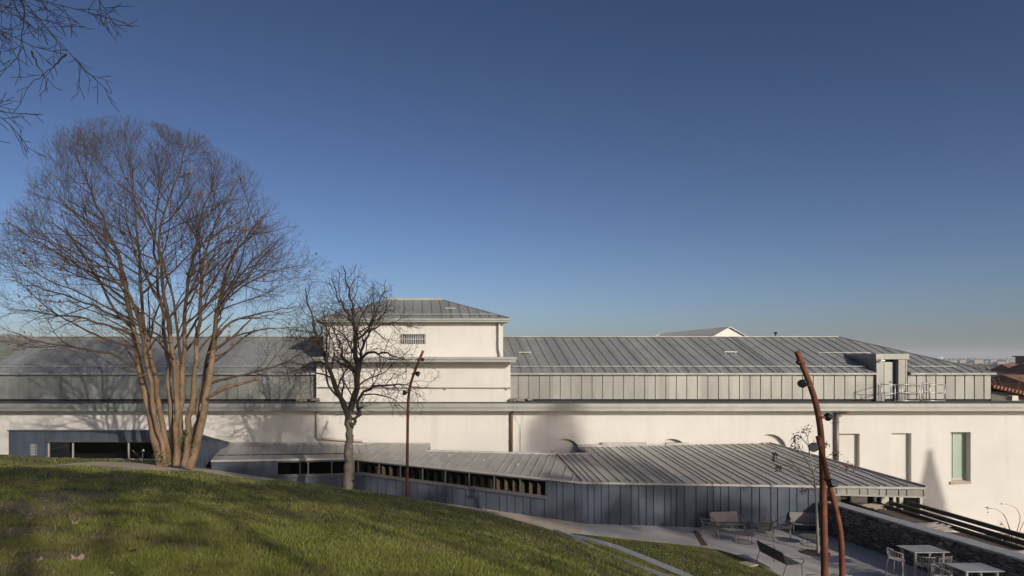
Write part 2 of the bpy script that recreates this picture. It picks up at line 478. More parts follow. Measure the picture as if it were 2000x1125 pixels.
def dirt(x, y):
    d = np.zeros_like(np.asarray(x, float))
    for cx, cy, rx, ry in DIRT:
        d = np.maximum(d, 1 - np.sqrt(((x - cx) / rx) ** 2 + ((y - cy) / ry) ** 2) * 0.75)
    n = fbm(x, y, 1.6, 5)
    return np.clip((d * 1.1 + (n - 0.5) * 1.7 - 0.18) * 2.2, 0, 1) * np.clip((d + .3) * 3, 0, 1)
def track(x, y):
    best = np.full(np.shape(x), 9.0)
    for a, b in zip(TRACK[:-1], TRACK[1:]):
        ax, ay, bx, by = a.x, a.y, b.x, b.y
        t = np.clip(((x - ax) * (bx - ax) + (y - ay) * (by - ay)) / ((bx - ax) ** 2 + (by - ay) ** 2), 0, 1)
        best = np.minimum(best, np.hypot(x - ax - t * (bx - ax), (y - ay - t * (by - ay)) * .5))
    return np.clip((1.15 - best + (fbm(x, y, 1.2, 3) - 0.5) * 1.1) * 2.5, 0, 1)

def axis(parts):
    out = []
    for a, b, st in parts: out += list(np.arange(a, b, st))
    return np.array(out + [parts[-1][1]])
def grid_mesh(name, xs, ys, zf, mat, smooth=True):
    X, Y = np.meshgrid(xs, ys)
    Z = zf(X, Y)
    V = np.stack([X, Y, Z], -1).reshape(-1, 3)
    nx, ny = len(xs), len(ys)
    i = (np.arange(ny - 1)[:, None] * nx + np.arange(nx - 1)[None, :]).ravel()
    return mesh_np(name, V, np.stack([i, i + 1, i + nx + 1, i + nx], -1), mat, None, smooth)
lx = axis([(-60, -16, 2.0), (-16, 12, 0.2), (12, 26, 1.0)])
ly = axis([(-40, 3, 1.5), (3, 31, 0.2), (31, 32, .5)])
lawn = props(grid_mesh('lawn', lx, ly, H, M['lawn']), kind='structure')
X, Y = np.meshgrid(lx, ly)
for nm, fn in (('dirt', dirt), ('track', track)):
    a = lawn.data.attributes.new(nm, 'FLOAT', 'POINT')
    a.data.foreach_set('value', fn(X.ravel(), Y.ravel()).astype(np.float32))

# ground sheet to the horizon: hollow under the site, level plain beyond
def ground_z(x, y):
    r = np.hypot(x - 5, y - 20)
    return -10.2 - np.clip((r - 60) / 120, 0, 1) * 4.0 + 0.25 * np.sin(x * 0.011) * np.sin(y * 0.013)
gx = np.concatenate([-np.geomspace(20000, 40, 24), np.linspace(-30, 60, 10), np.geomspace(80, 20000, 24)])
gy = np.concatenate([-np.geomspace(8000, 60, 14), np.linspace(-40, 80, 10), np.geomspace(100, 20000, 30)])
props(grid_mesh('ground', gx, gy, ground_z, M['plain']), kind='structure')
TZ = -7.2
B0, B1, B2, B3 = Vector((-9.4, 32.2, 0)), Vector((-2.82, 33.0, 0)), Vector((7.5, 29.8, 0)), Vector((16.75, 28.0, 0))
# sloping gravel path along the foot of the ramp wall
m = MB()
pp = [(-12.5, 32.0, -5.9), (-2.82, 33.05, -6.36), (7.5, 29.85, -7.196)]
for (a, b) in zip(pp[:-1], pp[1:]):
    d = Vector((b[0] - a[0], b[1] - a[1], 0)).normalized(); n_ = Vector((d.y, -d.x, 0)) * 4.2
    m.hexa([(a[0], a[1], a[2] - .3), (b[0], b[1], b[2] - .3), (b[0] + n_.x, b[1] + n_.y, b[2] - .3), (a[0] + n_.x, a[1] + n_.y, a[2] - .3)],
           [a, b, (b[0] + n_.x, b[1] + n_.y, b[2]), (a[0] + n_.x, a[1] + n_.y, a[2])])
props(m.build('path', M['path']), kind='structure')
m = MB(); m.prism([(4.5, 31), (2.5, 20), (7, 8), (8, -10), (17.6, -10), (17.3, 31)], lambda x, y: TZ - .3, lambda x, y: TZ - 0.004)
props(m.build('terrace', M['terrace']), kind='structure')
m = MB(); m.prism([(17.2, 36.6), (17.2, -6), (60, -6), (60, 36.6)], lambda x, y: -9.9, lambda x, y: -9.3)
props(m.build('lower_terrace', M['lower']), kind='structure')

# lower lawn between the two kerbs and up to the curved terrace edge
KERB2 = [G(1108, 1047, -7.05), G(1150, 1055, -7.05), G(1186, 1064, -7.05), G(1243, 1086, -7.06), G(1335, 1124, -7.08), Vector((9.7, 18.5, -7.1)), Vector((10.1, 14, -7.12))]
EDGE = [G(1125, 1046.5, -7.12), G(1190, 1051, -7.12), G(1280, 1059, -7.12), G(1365, 1067, -7.12), G(1410, 1076, -7.12), G(1450, 1089, -7.12), G(1490, 1106, -7.12), G(1520, 1123, -7.12), Vector((12.1, 19.5, -7.12)), Vector((11.6, 16, -7.12)), Vector((10.4, 14, -7.12))]
def resamp(pts, n):
    pts = [Vector(p) for p in pts]
    L = [0]
    for a, b in zip(pts[:-1], pts[1:]): L.append(L[-1] + (b - a).length)
    out = []
    for t in np.linspace(0, L[-1], n):
        i = min(max(np.searchsorted(L, t) - 1, 0), len(pts) - 2)
        f = (t - L[i]) / max(L[i + 1] - L[i], 1e-6)
        out.append(pts[i].lerp(pts[i + 1], f))
    return out
def smooth_line(pts, n, it=6):
    q = resamp(pts, n)
    for _ in range(it):
        q = [q[0]] + [(q[i - 1] + q[i] * 2 + q[i + 1]) / 4 for i in range(1, len(q) - 1)] + [q[-1]]
    return q
K1, K2, ED = smooth_line(KERB1, 40, 3), smooth_line(KERB2, 40, 3), smooth_line(EDGE, 40, 3)
LAWN2 = []
m = MB()
for A, B, za, zb in ((K1, K2, -0.04, -0.03), (K2, ED, -0.03, 0.0)):
    ra = resamp(A, 40); rb = resamp(B, 40)
    rows = []
    for a, b in zip(ra, rb):
        rows.append([a.lerp(b, t) + Vector((0, 0, za * (1 - t) + zb * t + 0.12 * math.sin(math.pi * t) * (1 if A is K2 else 0.3))) for t in np.linspace(0, 1, 9)])
    for i in range(39):
        for j in range(8):
            m.add([rows[i][j], rows[i][j + 1], rows[i + 1][j + 1], rows[i + 1][j]], [(0, 1, 2, 3)])
            LAWN2.append((rows[i][j], rows[i][j + 1], rows[i + 1][j + 1], rows[i + 1][j]))
props(m.build('lower_lawn', M['lawn'], smooth=True), kind='structure')
def ribbon(m, pts, w_, h_, dz=0.0, joint=0.0):
    for i in range(len(pts) - 1):
        a, b = pts[i], pts[i + 1]
        ta = (pts[min(i + 1, len(pts) - 1)] - pts[max(i - 1, 0)]); tb = (pts[min(i + 2, len(pts) - 1)] - pts[i])
        na = Vector((ta.y, -ta.x, 0)).normalized() * w_ / 2; nb = Vector((tb.y, -tb.x, 0)).normalized() * w_ / 2
        g = (b - a).normalized() * joint
        z = Vector((0, 0, h_)); zz = Vector((0, 0, dz))
        m.hexa([a - na + zz - z + g, a + na + zz - z + g, b + nb + zz - z - g, b - nb + zz - z - g], [a - na + zz + g, a + na + zz + g, b + nb + zz - g, b - nb + zz - g])
for i, (K, lab) in enumerate(((K1, 'upper'), (K2, 'lower'))):
    m = MB(); ribbon(m, resamp(K, 22), 0.40, 0.5, 0.06, 0.004)
    props(m.build('stone_kerb', M['kerb']), kind='structure')
m = MB(); ribbon(m, ED, 0.10, 0.3, 0.03)
props(m.build('terrace_edging', M['path']), kind='structure')

# ------------------------------------------------------------------ roofs and walls helpers
def clip_line(poly, p0, d):
    ts = []
    n = len(poly)
    for i in range(n):
        a, b = Vector(poly[i]), Vector(poly[(i + 1) % n])
        e = b - a
        den = d.x * e.y - d.y * e.x
        if abs(den) < 1e-9: continue
        q = a - p0
        t = (q.x * e.y - q.y * e.x) / den
        s = (q.x * d.y - q.y * d.x) / den
        if 0 <= s < 1: ts.append(t)
    ts.sort()
    return [(ts[i], ts[i + 1]) for i in range(0, len(ts) - 1, 2)]
def roof_plane(m, poly, zf, sdir, base, offs, thick=0.1, sw=0.026, sh=0.036):
    m.prism(poly, lambda x, y: zf(x, y) - thick, zf)
    sdir = Vector(sdir).normalized(); pr = Vector((sdir.y, -sdir.x))
    for o in offs:
        p0 = Vector(base) + pr * o
        for t0, t1 in clip_line(poly, p0, sdir):
            if t1 - t0 < 0.15: continue
            a, b = p0 + sdir * (t0 + 0.03), p0 + sdir * (t1 - 0.03)
            A = Vector((a.x, a.y, zf(a.x, a.y) + sh / 2)); B = Vector((b.x, b.y, zf(b.x, b.y) + sh / 2))
            m.bar(A, B, sw, sh)
def wall_strip(m, p0, p1, zb, zt, th=0.12, seams=(), s0=None, s1=None, proud=0.035, sw=0.028):
    """clad wall from p0 to p1 (left to right as seen); zb, zt give height at distance s; seams at given s"""
    p0, p1 = Vector(p0[:2]), Vector(p1[:2])
    d = (p1 - p0); L = d.length; d = d / L
    s0 = 0 if s0 is None else s0; s1 = L if s1 is None else s1
    n = Vector((d.y, -d.x))
    a, b = p0 + d * s0, p0 + d * s1
    ai, bi = a - n * th, b - n * th
    m.hexa([(a.x, a.y, zb(s0)), (b.x, b.y, zb(s1)), (bi.x, bi.y, zb(s1)), (ai.x, ai.y, zb(s0))],
           [(a.x, a.y, zt(s0)), (b.x, b.y, zt(s1)), (bi.x, bi.y, zt(s1)), (ai.x, ai.y, zt(s0))])
    for s in seams:
        if not (s0 + 0.02 < s < s1 - 0.02): continue
        q = p0 + d * s
        e = d * sw / 2; o = n * proud
        l, r = q - e, q + e
        m.hexa([(l.x + o.x, l.y + o.y, zb(s)), (r.x + o.x, r.y + o.y, zb(s)), (r.x - n.x * .01, r.y - n.y * .01, zb(s)), (l.x - n.x * .01, l.y - n.y * .01, zb(s))],
               [(l.x + o.x, l.y + o.y, zt(s)), (r.x + o.x, r.y + o.y, zt(s)), (r.x - n.x * .01, r.y - n.y * .01, zt(s)), (l.x - n.x * .01, l.y - n.y * .01, zt(s))])

# ------------------------------------------------------------------ main building
WY = 36.5          # facade plane
gal = thing('gallery_building', 'long cream plastered building with grey standing seam zinc roofs and a square tower', 'building', (4, WY, -9))
wx0, wx1 = -42.0, 33.6
m = MB(); m.box(wx0, wx1, WY, WY + 0.6, -9.6, -2.78)
wall = m.build('wall', M['plaster'], gal)
cut = MB()
def ccut(x0, x1, z0, z1, dep): cut.box(x0, x1, WY - 0.3, WY + dep, z0, z1)
NI = [(1632, 1679, 847, 0.24), (1741, 1780, 846, 0.24)]
for a, b, t, dep in NI: ccut(KX(a, WY), KX(b, WY), -7.6, KZ(t, WY), dep)
WX0, WX1, WZ0, WZ1 = KX(1857, WY), KX(1896, WY), KZ(940, WY), KZ(844, WY)
ccut(WX0, WX1, WZ0, WZ1, 0.42)
for cx_, ty, r in ((1103, 857, 0.86), (1312, 857, 0.9), (1504, 848, 0.9)):
    x = KX(cx_, WY); zc = KZ(ty, WY) - r
    n = 28
    ring = [(x + r * math.cos(math.pi * i / n), zc + r * math.sin(math.pi * i / n)) for i in range(n + 1)] + [(x - r, zc - 2.2), (x + r, zc - 2.2)]
    k = len(ring)
    vs = [(a, WY - 0.3, b) for a, b in ring] + [(a, WY + 0.24, b) for a, b in ring]
    fs = [tuple(range(k)), tuple(range(2 * k - 1, k - 1, -1))] + [(i, (i + 1) % k, k + (i + 1) % k, k + i) for i in range(k)]
    cut.add(vs, fs)
co = cut.build('cutter', None)
co.location = (0, 0, 0)
bmod = wall.modifiers.new('b', 'BOOLEAN'); bmod.object = co; bmod.operation = 'DIFFERENCE'; bmod.solver = 'EXACT'
bpy.context.view_layer.update()
dg = bpy.context.evaluated_depsgraph_get()
nm = bpy.data.meshes.new_from_object(wall.evaluated_get(dg))
wall.modifiers.clear(); wall.data = nm
bpy.data.objects.remove(co)

# cornice: two stepped metal fascias, and the flat membrane ledge behind it
m = MB()
m.box(wx0, wx1, 35.86, WY - .003, -2.77, -2.58); m.box(wx0, wx1, 35.78, WY + .2, -2.577, -2.37)
x = wx0
while x < wx1:
    m.box(x, x + .02, 35.772, 35.782, -2.57, -2.375); x += 3.02
m.build('cornice', M['cornice'], gal)
m = MB(); m.box(wx0, wx1, 35.84, 38.2, -2.42, -2.366)
m.build('roof_ledge', M['membrane'], gal)
PY = 37.6
EZ = -0.90
def panels(x0, x1, step=0.575, seams=None):
    mm = MB()
    mm.box(x0, x1, PY, PY + .3, -2.24, EZ)
    xs = seams if seams is not None else np.arange(x0 + 0.05, x1, step)
    for s in xs:
        mm.box(s - .016, s + .016, PY - .04, PY + .002, -2.24, EZ - .01)
    mm.box(x0, x1, PY - .05, PY + .1, EZ - .002, EZ + .03)
    return mm
DX0, DX1 = KX(1711, PY), KX(1773, PY)
panels(-23.4, -5.28).build('cladding', M['zinc_up'], gal)
panels(5.44, DX0, 0.575, np.arange(5.9, DX0 - .1, 0.58)).build('cladding', M['zinc_up'], gal)
panels(DX1, 31.9, 0.575, np.arange(DX1 + .5, 31.8, 0.53)).build('cladding', M['zinc_up'], gal)
m = MB(); m.box(-23.4, 31.85, PY + .08, PY + .4, -2.37, -2.23); m.build('shadow_gap', M['shadow_gap'], gal)
m = MB(); m.box(31.6, 31.9, PY + .3, 48, -2.37, EZ - .01)
m.build('end_wall', M['zinc_up'], gal)
m = MB(); m.box(-23.4, -23.1, PY + .3, 48, -2.37, EZ - .01); m.build('end_wall', M['zinc_up'], gal)
# main roof
RE = 37.38
slope = 0.364
zr = lambda x, y: EZ + 0.10 + slope * (y - RE)
RY = 43.3
rx_hip = 27.0
m = MB()
roof_plane(m, [(-23.6, RE), (-5.3, RE), (-5.3, RY), (-23.6, RY)], zr, (0, 1), (0, RE), np.arange(-23.3, -5.4, 0.575), 0.09)
roof_plane(m, [(-23.6, RY), (-5.3, RY), (-5.3, 2 * RY - RE), (-23.6, 2 * RY - RE)], lambda x, y: EZ + .1 + slope * (2 * RY - y - RE) - .003, (0, 1), (0, RE), np.arange(-23.3, -5.4, 0.575), 0.09)
m.bar((-23.6, RY, zr(0, RY) + .02), (-5.3, RY, zr(0, RY) + .02), .3, .05)
m.build('roof', M['zinc_roof'], gal)
m = MB()
seam_x = list(np.arange(5.5, 31.9, 0.575)) + [KX(1418, 43.0) + .12, KX(1428, 43) + .1]
roof_plane(m, [(5.0, RE), (DX0 - .02, RE), (DX0 - .02, 40.0), (DX1 + .02, 40.0), (DX1 + .02, RE), (32.05, RE), (rx_hip, RY), (5.0, RY)], zr, (0, 1), (0, RE), seam_x, 0.09)
m.prism([(32.05, RE), (32.05, 2 * RY - RE), (rx_hip, RY)], lambda x, y: EZ + 0.0 + (32.05 - x) * (slope * (RY - RE) / (32.05 - rx_hip)), lambda x, y: EZ + 0.1 + (32.05 - x) * (slope * (RY - RE) / (32.05 - rx_hip)))
m.prism([(5.0, RY), (rx_hip, RY), (32.05, 2 * RY - RE), (5.0, 2 * RY - RE)], lambda x, y: EZ + 0 + slope * (2 * RY - y - RE) - .003, lambda x, y: EZ + .1 + slope * (2 * RY - y - RE) - .003)
m.bar((-5.3, RY, zr(0, RY) + .02), (rx_hip, RY, zr(0, RY) + .02), .3, .05)
m.bar((rx_hip, RY, zr(0, RY) + .03), (32.0, RE + .05, zr(0, RE) + .03), .07, .07)
# roof of the middle, behind the tower
m.prism([(-5.3, 39.5), (5.0, 39.5), (5.0, RY), (-5.3, RY)], lambda x, y: zr(x, y) - .09, lambda x, y: zr(x, y) - .01)
m.build('roof', M['zinc_roof'], gal)
# snow rails and roof hooks
for x0, x1 in ((5.6, KX(1690, 38)), (KX(1775, 38) + .2, KX(1862, 38.2)), (-23.4, -5.6), (KX(1597, 40.2), KX(1700, 40.2))):
    m = MB(); y = 40.2 if x1 - x0 < 6 and x1 < DX1 and x0 > 20 else 38.05
    z = zr(0, y) + .12
    m.bar((x0, y, z), (x1, y, z), .025, .03)
    for s in np.arange(x0 + .1, x1, 0.575): m.bar((s, y, z - .13), (s, y, z), .02, .02)
    m.build('snow_rail', M['cornice'], gal)
for px, py in ((1427, 691), (1025, 692), (95, 684)):
    D = 40.3; y = (EZ + .1 - slope * RE) / (-(py - HY) / F - slope); x = KX(px, y)
    m = MB(); m.box(x - .38, x + .38, y - .03, y + .03, zr(x, y) + .09, zr(x, y) + .15)
    for s in (-.3, .3): m.box(x + s - .02, x + s + .02, y - .02, y + .02, zr(x, y), zr(x, y) + .1)
    m.build('roof_anchor', M['cornice'], gal)
m = MB(); x = KX(1515, 43.3); z = zr(0, RY)
m.tube([(x, RY, z + .05), (x, RY, z + .2)], .04, 8); m.tube([(x, RY, z + .2), (x, RY, z + .22), (x, RY, z + .33)], [.09, .11, .06], 10)
m.build('roof_vent', M['black'], gal)

# dormer with a door onto the ledge
DY = 37.45
m = MB()
zt = .25; zb = -2.34
dx = lambda px: KX(px, DY)
m.box(dx(1712), dx(1727), DY, 40.4, zb, -.05)
m.box(dx(1755), dx(1771.5), DY, 40.4, zb, -.05)
m.box(dx(1709.5), dx(1774), DY - .07, 40.5, -.047, zt)
for px in (1727, 1769): m.box(dx(px) - .012, dx(px) + .012, DY - .02, DY + .01, zb, -.05)
m.box(dx(1713), dx(1771), 38.1, 38.4, zb, -.06)
m.build('dormer', M['zinc_up'], gal)
m = MB(); m.box(dx(1727), dx(1751), 37.72, 37.8, zb + .06, -.2)
for z in (-.55, -.9, -1.25): m.box(dx(1728), dx(1750), 37.712, 37.722, z, z + .012)
door = m.build('door', simple('pale_grey_door_paint', (0.40, 0.40, 0.375), .5, 0, .06, 2), gal)
m = MB(); m.bar((dx(1747), 37.68, -1.3), (dx(1743.6), 37.68, -1.3), .025, .025); m.bar((dx(1746.5), 37.7, -1.3), (dx(1746.5), 37.73, -1.3), .05, .1)
m.build('handle', M['frame'], door)
m = MB(); m.box(dx(1751) + .003, dx(1755) + .1, 37.75, 37.85, zb, -.1); m.build('door_reveal', M['frame'], gal)
m = MB(); m.tube([(dx(1714), DY - .05, -.15), (dx(1716), DY - .2, -.1), (dx(1722), DY - .22, -.14)], .04, 8); m.build('wall_lamp', M['steel'], gal)

# tower
m = MB(); m.box(KX(618, 37.2), KX(997, 37.2), 37.2, 40.5, -2.45, -.2); m.build('tower_wall', M['plaster'], gal)
ux0, ux1 = KX(632, 38.0), KX(982.5, 38.0)
m = MB(); m.box(ux0, ux1, 38.0, 45.2, -.3, 2.0)
tw = m.build('tower_wall', M['plaster'], gal)
cut = MB(); bx0, bx1, bz0, bz1 = KX(781, 38), KX(831, 38), KZ(672, 38), KZ(652.5, 38); cut.box(bx0, bx1, 37.5, 38.35, bz0, bz1)
co = cut.build('cutter', None)
bmod = tw.modifiers.new('b', 'BOOLEAN'); bmod.object = co; bmod.operation = 'DIFFERENCE'; bmod.solver = 'EXACT'
bpy.context.view_layer.update(); dg = bpy.context.evaluated_depsgraph_get()
nm = bpy.data.meshes.new_from_object(tw.evaluated_get(dg)); tw.modifiers.clear(); tw.data = nm; bpy.data.objects.remove(co)
win = MB().box(bx0 + .002, bx1 - .002, 38.25, 38.3, bz0 + .002, bz1 - .002).build('window', M['frame'], gal)
m = MB(); m.box(bx0 + .05, bx1 - .05, 38.235, 38.245, bz0 + .05, bz1 - .05); m.build('pane', M['lens'], win)
m = MB()
for s in np.linspace(bx0 + .05, bx1 - .05, 14): m.tube([(s, 38.04, bz0 + .01), (s, 38.04, bz1 - .01)], .014, 6)
m.bar((bx0 + .01, 38.04, (bz0 + bz1) / 2), (bx1 - .01, 38.04, (bz0 + bz1) / 2), .02, .025)
m.build('grille', M['whitepaint'], win)
m = MB(); tx0, tx1 = KX(618, 37.2) - .22, KX(997, 37.2) + .22
m.box(tx0, tx1, 36.3, 38.02, -.06, .08); m.box(tx0 + .04, tx1 - .04, 36.36, 38.0, -.195, -.063); m.box(tx0, KX(618, 37.2), 38.02, 40.5, -.19, .08); m.box(KX(997, 37.2), tx1, 38.02, 40.5, -.19, .08)
m.build('tower_cornice', M['cornice'], gal)
ey = 37.55; exl, exr = ux0 - .38, ux1 + .28
m = MB(); m.box(exl, exr, ey, 45.6, 2.0, 2.1); m.box(exl - .04, exr + .04, ey - .06, 45.7, 2.103, 2.17)
m.build('tower_eave', M['cornice'], gal)
ez = 2.17; ty_ = 41.6; rz_ = 3.55; rl, rr = -1.55, 1.75
sl2 = (rz_ - ez) / (ty_ - ey)
m = MB()
zt_ = lambda x, y: ez + .03 + sl2 * (y - ey)
roof_plane(m, [(exl, ey), (exr, ey), (rr, ty_), (rl, ty_)], zt_, (0, 1), (0, ey), np.arange(exl + .1, exr, .53), .03)
m.prism([(exr, ey), (exr, 45.7), (rr, ty_)], lambda x, y: ez, lambda x, y: ez + .03 + (exr - x) * (rz_ - ez) / (exr - rr))
m.prism([(exl, ey), (rl, ty_), (exl, 45.7)], lambda x, y: ez, lambda x, y: ez + .03 + (x - exl) * (rz_ - ez) / (rl - exl))
m.prism([(rl, ty_), (rr, ty_), (exr, 45.7), (exl, 45.7)], lambda x, y: ez, lambda x, y: ez + .03 + (45.7 - y) * (rz_ - ez) / (45.7 - ty_))
m.box(rl - .1, rr + .1, ty_ - .2, ty_ + .2, rz_ - .02, rz_ + .13)
m.bar((rr, ty_, rz_ + .05), (exr, ey, ez + .06), .06, .06)
m.bar((exl + .2, ey + .5, zt_(0, ey + .5) + .1), (exr - .5, ey + .5, zt_(0, ey + .5) + .1), .025, .03)
m.build('tower_roof', M['zinc_roof'], gal)
x = KX(879, 39.3); y = 39.2
m = MB(); m.box(x - .32, x + .32, y - .03, y + .03, zt_(x, y) + .09, zt_(x, y) + .15); m.box(x - .2, x - .16, y - .02, y + .02, zt_(x, y), zt_(x, y) + .1); m.box(x + .16, x + .2, y - .02, y + .02, zt_(x, y), zt_(x, y) + .1); m.build('roof_anchor', M['cornice'], gal)
def pipe(name, mat, pts, r=0.06, brk=()):
    mm = MB(); mm.tube(pts, r, 10)
    for b in brk: mm.tube([Vector(b) - Vector((0, 0, .02)), Vector(b) + Vector((0, 0, .02))], r * 1.35, 10)
    return mm.build(name, mat, gal, smooth=True)
x = KX(974.5, 37.9)
pipe('downpipe', M['whitepaint'], [(x, 37.85, 1.98), (x, 37.85, .5), (x + .06, 37.85, .3), (x + .06, 37.85, .1)], .055, [(x, 37.85, 1.9), (x, 37.85, .9)])
x = KX(641, 37.9)
pipe('downpipe', M['whitepaint'], [(x, 37.85, 1.98), (x, 37.85, .1)], .05)
z = KZ(757.5, 37.1)
m = MB(); m.tube([(KX(620, 37.1), 37.1, z + .02), (KX(1005, 37.1), 37.1, z), (KX(1007, 37.1), 37.1, z + .1)], .03, 8)
for px in (700, 800, 870, 990): m.box(KX(px, 37.1) - .04, KX(px, 37.1) + .04, 37.08, 37.2, z - .1, z - .03)
m.build('pipe_rail', M['beigepipe'], gal, smooth=True)
y = WY - .1
pipe('downpipe', M['beigepipe'], [(KX(617, y), y, -2.77), (KX(619, y), y, -2.95), (KX(619, y), y, KZ(852, y)), (KX(622, y), y, KZ(857, y)), (KX(704, y), y, KZ(861.5, y)), (KX(709, y), y, KZ(863, y)), (KX(710, y), y, KZ(869, y))], .07)
pipe('downpipe', M['copper'], [(KX(1003, y), y, -2.77), (KX(999, y), y, -2.98), (KX(999, y), y, KZ(893, y))], .075, [(KX(999, y), y, -3.2), (KX(999, y), y, -4.4)])
x = KX(1634.5, y)
pipe('downpipe', M['greypipe'], [(x + .0, y, -2.9), (x, y, -6.3)], .105, [(x, y, -3.4), (x, y, -5.0)])
pipe('gutter_outlet', M['copper'], [(x - .05, y - .1, -2.93), (x + .25, y - .35, -2.86), (x + .62, y - .5, -2.84)], .045)
m = MB(); x = KX(1017, y); m.tube([(x, y + .05, KZ(836, y)), (x, y + .05, -5.1)], .012, 5)
m.tube([(KX(1003, y), y, -2.95), (x, y + .05, KZ(836, y)), (KX(1024, y), y, KZ(805, y)), (KX(1033, 35.7), 35.74, KZ(788, 35.7))], .009, 5); m.build('cable', M['frame_lt'], gal)
# tall window with pale green panes
wf = MB()
wy = WY + .32
wf.box(WX0 + .003, WX1 - .003, wy, wy + .07, WZ0 + .003, WZ0 + .12); wf.box(WX0 + .003, WX1 - .003, wy, wy + .07, WZ1 - .07, WZ1 - .003)
for a in (WX0 + .003, WX0 + .36, WX1 - .08): wf.box(a, a + .075, wy, wy + .07, WZ0 + .12, WZ1 - .07)
wi = wf.build('window', M['frame_lt'], gal)
m = MB(); m.box(WX0 + .07, WX0 + .37, wy + .03, wy + .05, WZ0 + .1, WZ1 - .05); m.build('pane', M['green'], wi)
m = MB(); m.box(WX0 + .43, WX1 - .07, wy + .03, wy + .05, WZ0 + .1, WZ1 - .05); m.build('pane', M['green'], wi)
m = MB(); m.hexa([(WX0 - .06, WY - .07, WZ0 - .16), (WX1 - .02, WY - .07, WZ0 - .12), (WX1 - .02, WY + .3, WZ0 - .12), (WX0 - .06, WY + .3, WZ0 - .16)], [(WX0 - .06, WY - .07, WZ0 - .02), (WX1 - .02, WY - .07, WZ0 - .004), (WX1 - .02, WY + .31, WZ0 + .002), (WX0 - .06, WY + .31, WZ0 + .002)]); m.build('sill', M['sill'], wi)
# debris and capping stones on the ledge
for px in (1016, 600):
    brick = simple('weathered_brick', (.22, .19, .165), .9, 0, .3, 5)
    for i in range(9):
        m = MB(); a = random.uniform(-.6, .6); m.cbox((KX(px, 37) + a, 37.15 + random.uniform(-.1, .2), -2.3 + random.uniform(0, .1)), (.3, .25, .1), random.uniform(-.4, .4))
        m.build('loose_brick', brick, gal)

# ------------------------------------------------------------------ low zinc pavilion (folded roof)
pav = thing('zinc_pavilion', 'low anthracite zinc clad pavilion with folded seam roof and slanting strip window', 'building', (7.5, 30.5, TZ))
RYB = 36.3
def plane3(a, b, c):
    n = (b - a).cross(c - a)
    return lambda x, y: a.z - (n.x * (x - a.x) + n.y * (y - a.y)) / n.z
eA0, eA1 = P(413, 898, B0.y), P(690, 893, B1.y)
eB2 = P(1138, 940, B2.y); eC3 = Vector((20.95, 27.85, KZ(950.5, 27.85)))
zA = plane3(eA0, eA1, Vector((-8, RYB, KZ(867, RYB))))
zB = plane3(eA1, eB2, Vector((.5, RYB, KZ(867.5, RYB))))
zC = plane3(eB2, eC3, Vector((12.5, RYB, KZ(871, RYB))))
dA = (eA1 - eA0); dB = (eB2 - eA1); dC = (eC3 - eB2)
nrm = lambda d: Vector((-d.y, d.x)).normalized()
nA, nB, nC = nrm(dA), nrm(dB), Vector((0, 1))
valley = Vector((KX(735, RYB), RYB)); YN = 34.55
def hit(py, zf, px):   # point of a roof plane seen at px,py
    lo, hi = 26.0, 40.0
    for _ in range(50):
        mid = (lo + hi) / 2
        if zf(KX(px, mid), mid) > KZ(py, mid): hi = mid
        else: lo = mid
    return Vector((KX(px, lo), lo))
hipT = hit(887.5, zB, 1089)
stepL = hit(881, zB, 830); stepR = hit(886.5, zC, 1157)
OV = 0.10
def out(p, n): return Vector((p.x, p.y)) - Vector(n) * OV
polyA = [(eA0.x, eA0.y - OV), (eA1.x, eA1.y - OV), valley[:], (KX(441, RYB), RYB)]
polyB = [(eA1.x, eA1.y - OV), (eB2.x, eB2.y - OV), hipT[:], stepL[:], (KX(841, RYB), RYB), valley[:]]
polyC = [(eB2.x, eB2.y - OV), (eC3.x, eC3.y - OV), (KX(1503, RYB), RYB), (KX(1128, RYB), RYB), stepR[:], hipT[:]]
m = MB()
rs = np.random.default_rng(4)
irr = lambda L: np.cumsum(rs.choice([.34, .36, .41, .52, .60], size=int(L / .36)))
roof_plane(m, polyA, zA, nA, (eA0.x, eA0.y), [o for o in irr(9) if o < 9], .09, .024, .034)
roof_plane(m, polyB, zB, nB, (eA1.x, eA1.y), [o - 3 for o in irr(17) if o < 16], .09, .024, .034)
EAVEPX = [1149, 1161, 1175, 1190, 1212, 1233, 1248, 1263, 1277, 1299, 1311, 1322, 1337, 1360, 1382, 1394, 1408, 1424, 1447, 1469, 1484, 1506, 1519, 1542, 1557, 1579, 1600, 1619, 1634, 1655, 1680, 1696, 1718, 1732, 1756, 1772]
def on_line(px, a, b):   # distance along plan line a->b of image column px
    u = (px - CX) / F; d = (b - a)
    s = (u * a.y - a.x) / (d.x - u * d.y)
    return s * math.hypot(d.x, d.y)
CL = math.hypot(dC.x, dC.y)
sC = [on_line(p, Vector((eB2.x, eB2.y)), Vector((eC3.x, eC3.y))) for p in EAVEPX]
extra = [-0.45, -0.85, -1.2]
offC = [s * (dC.x / CL) for s in sC] + extra
roof_plane(m, polyC, zC, nC, (eB2.x, eB2.y), offC, .09, .024, .036)
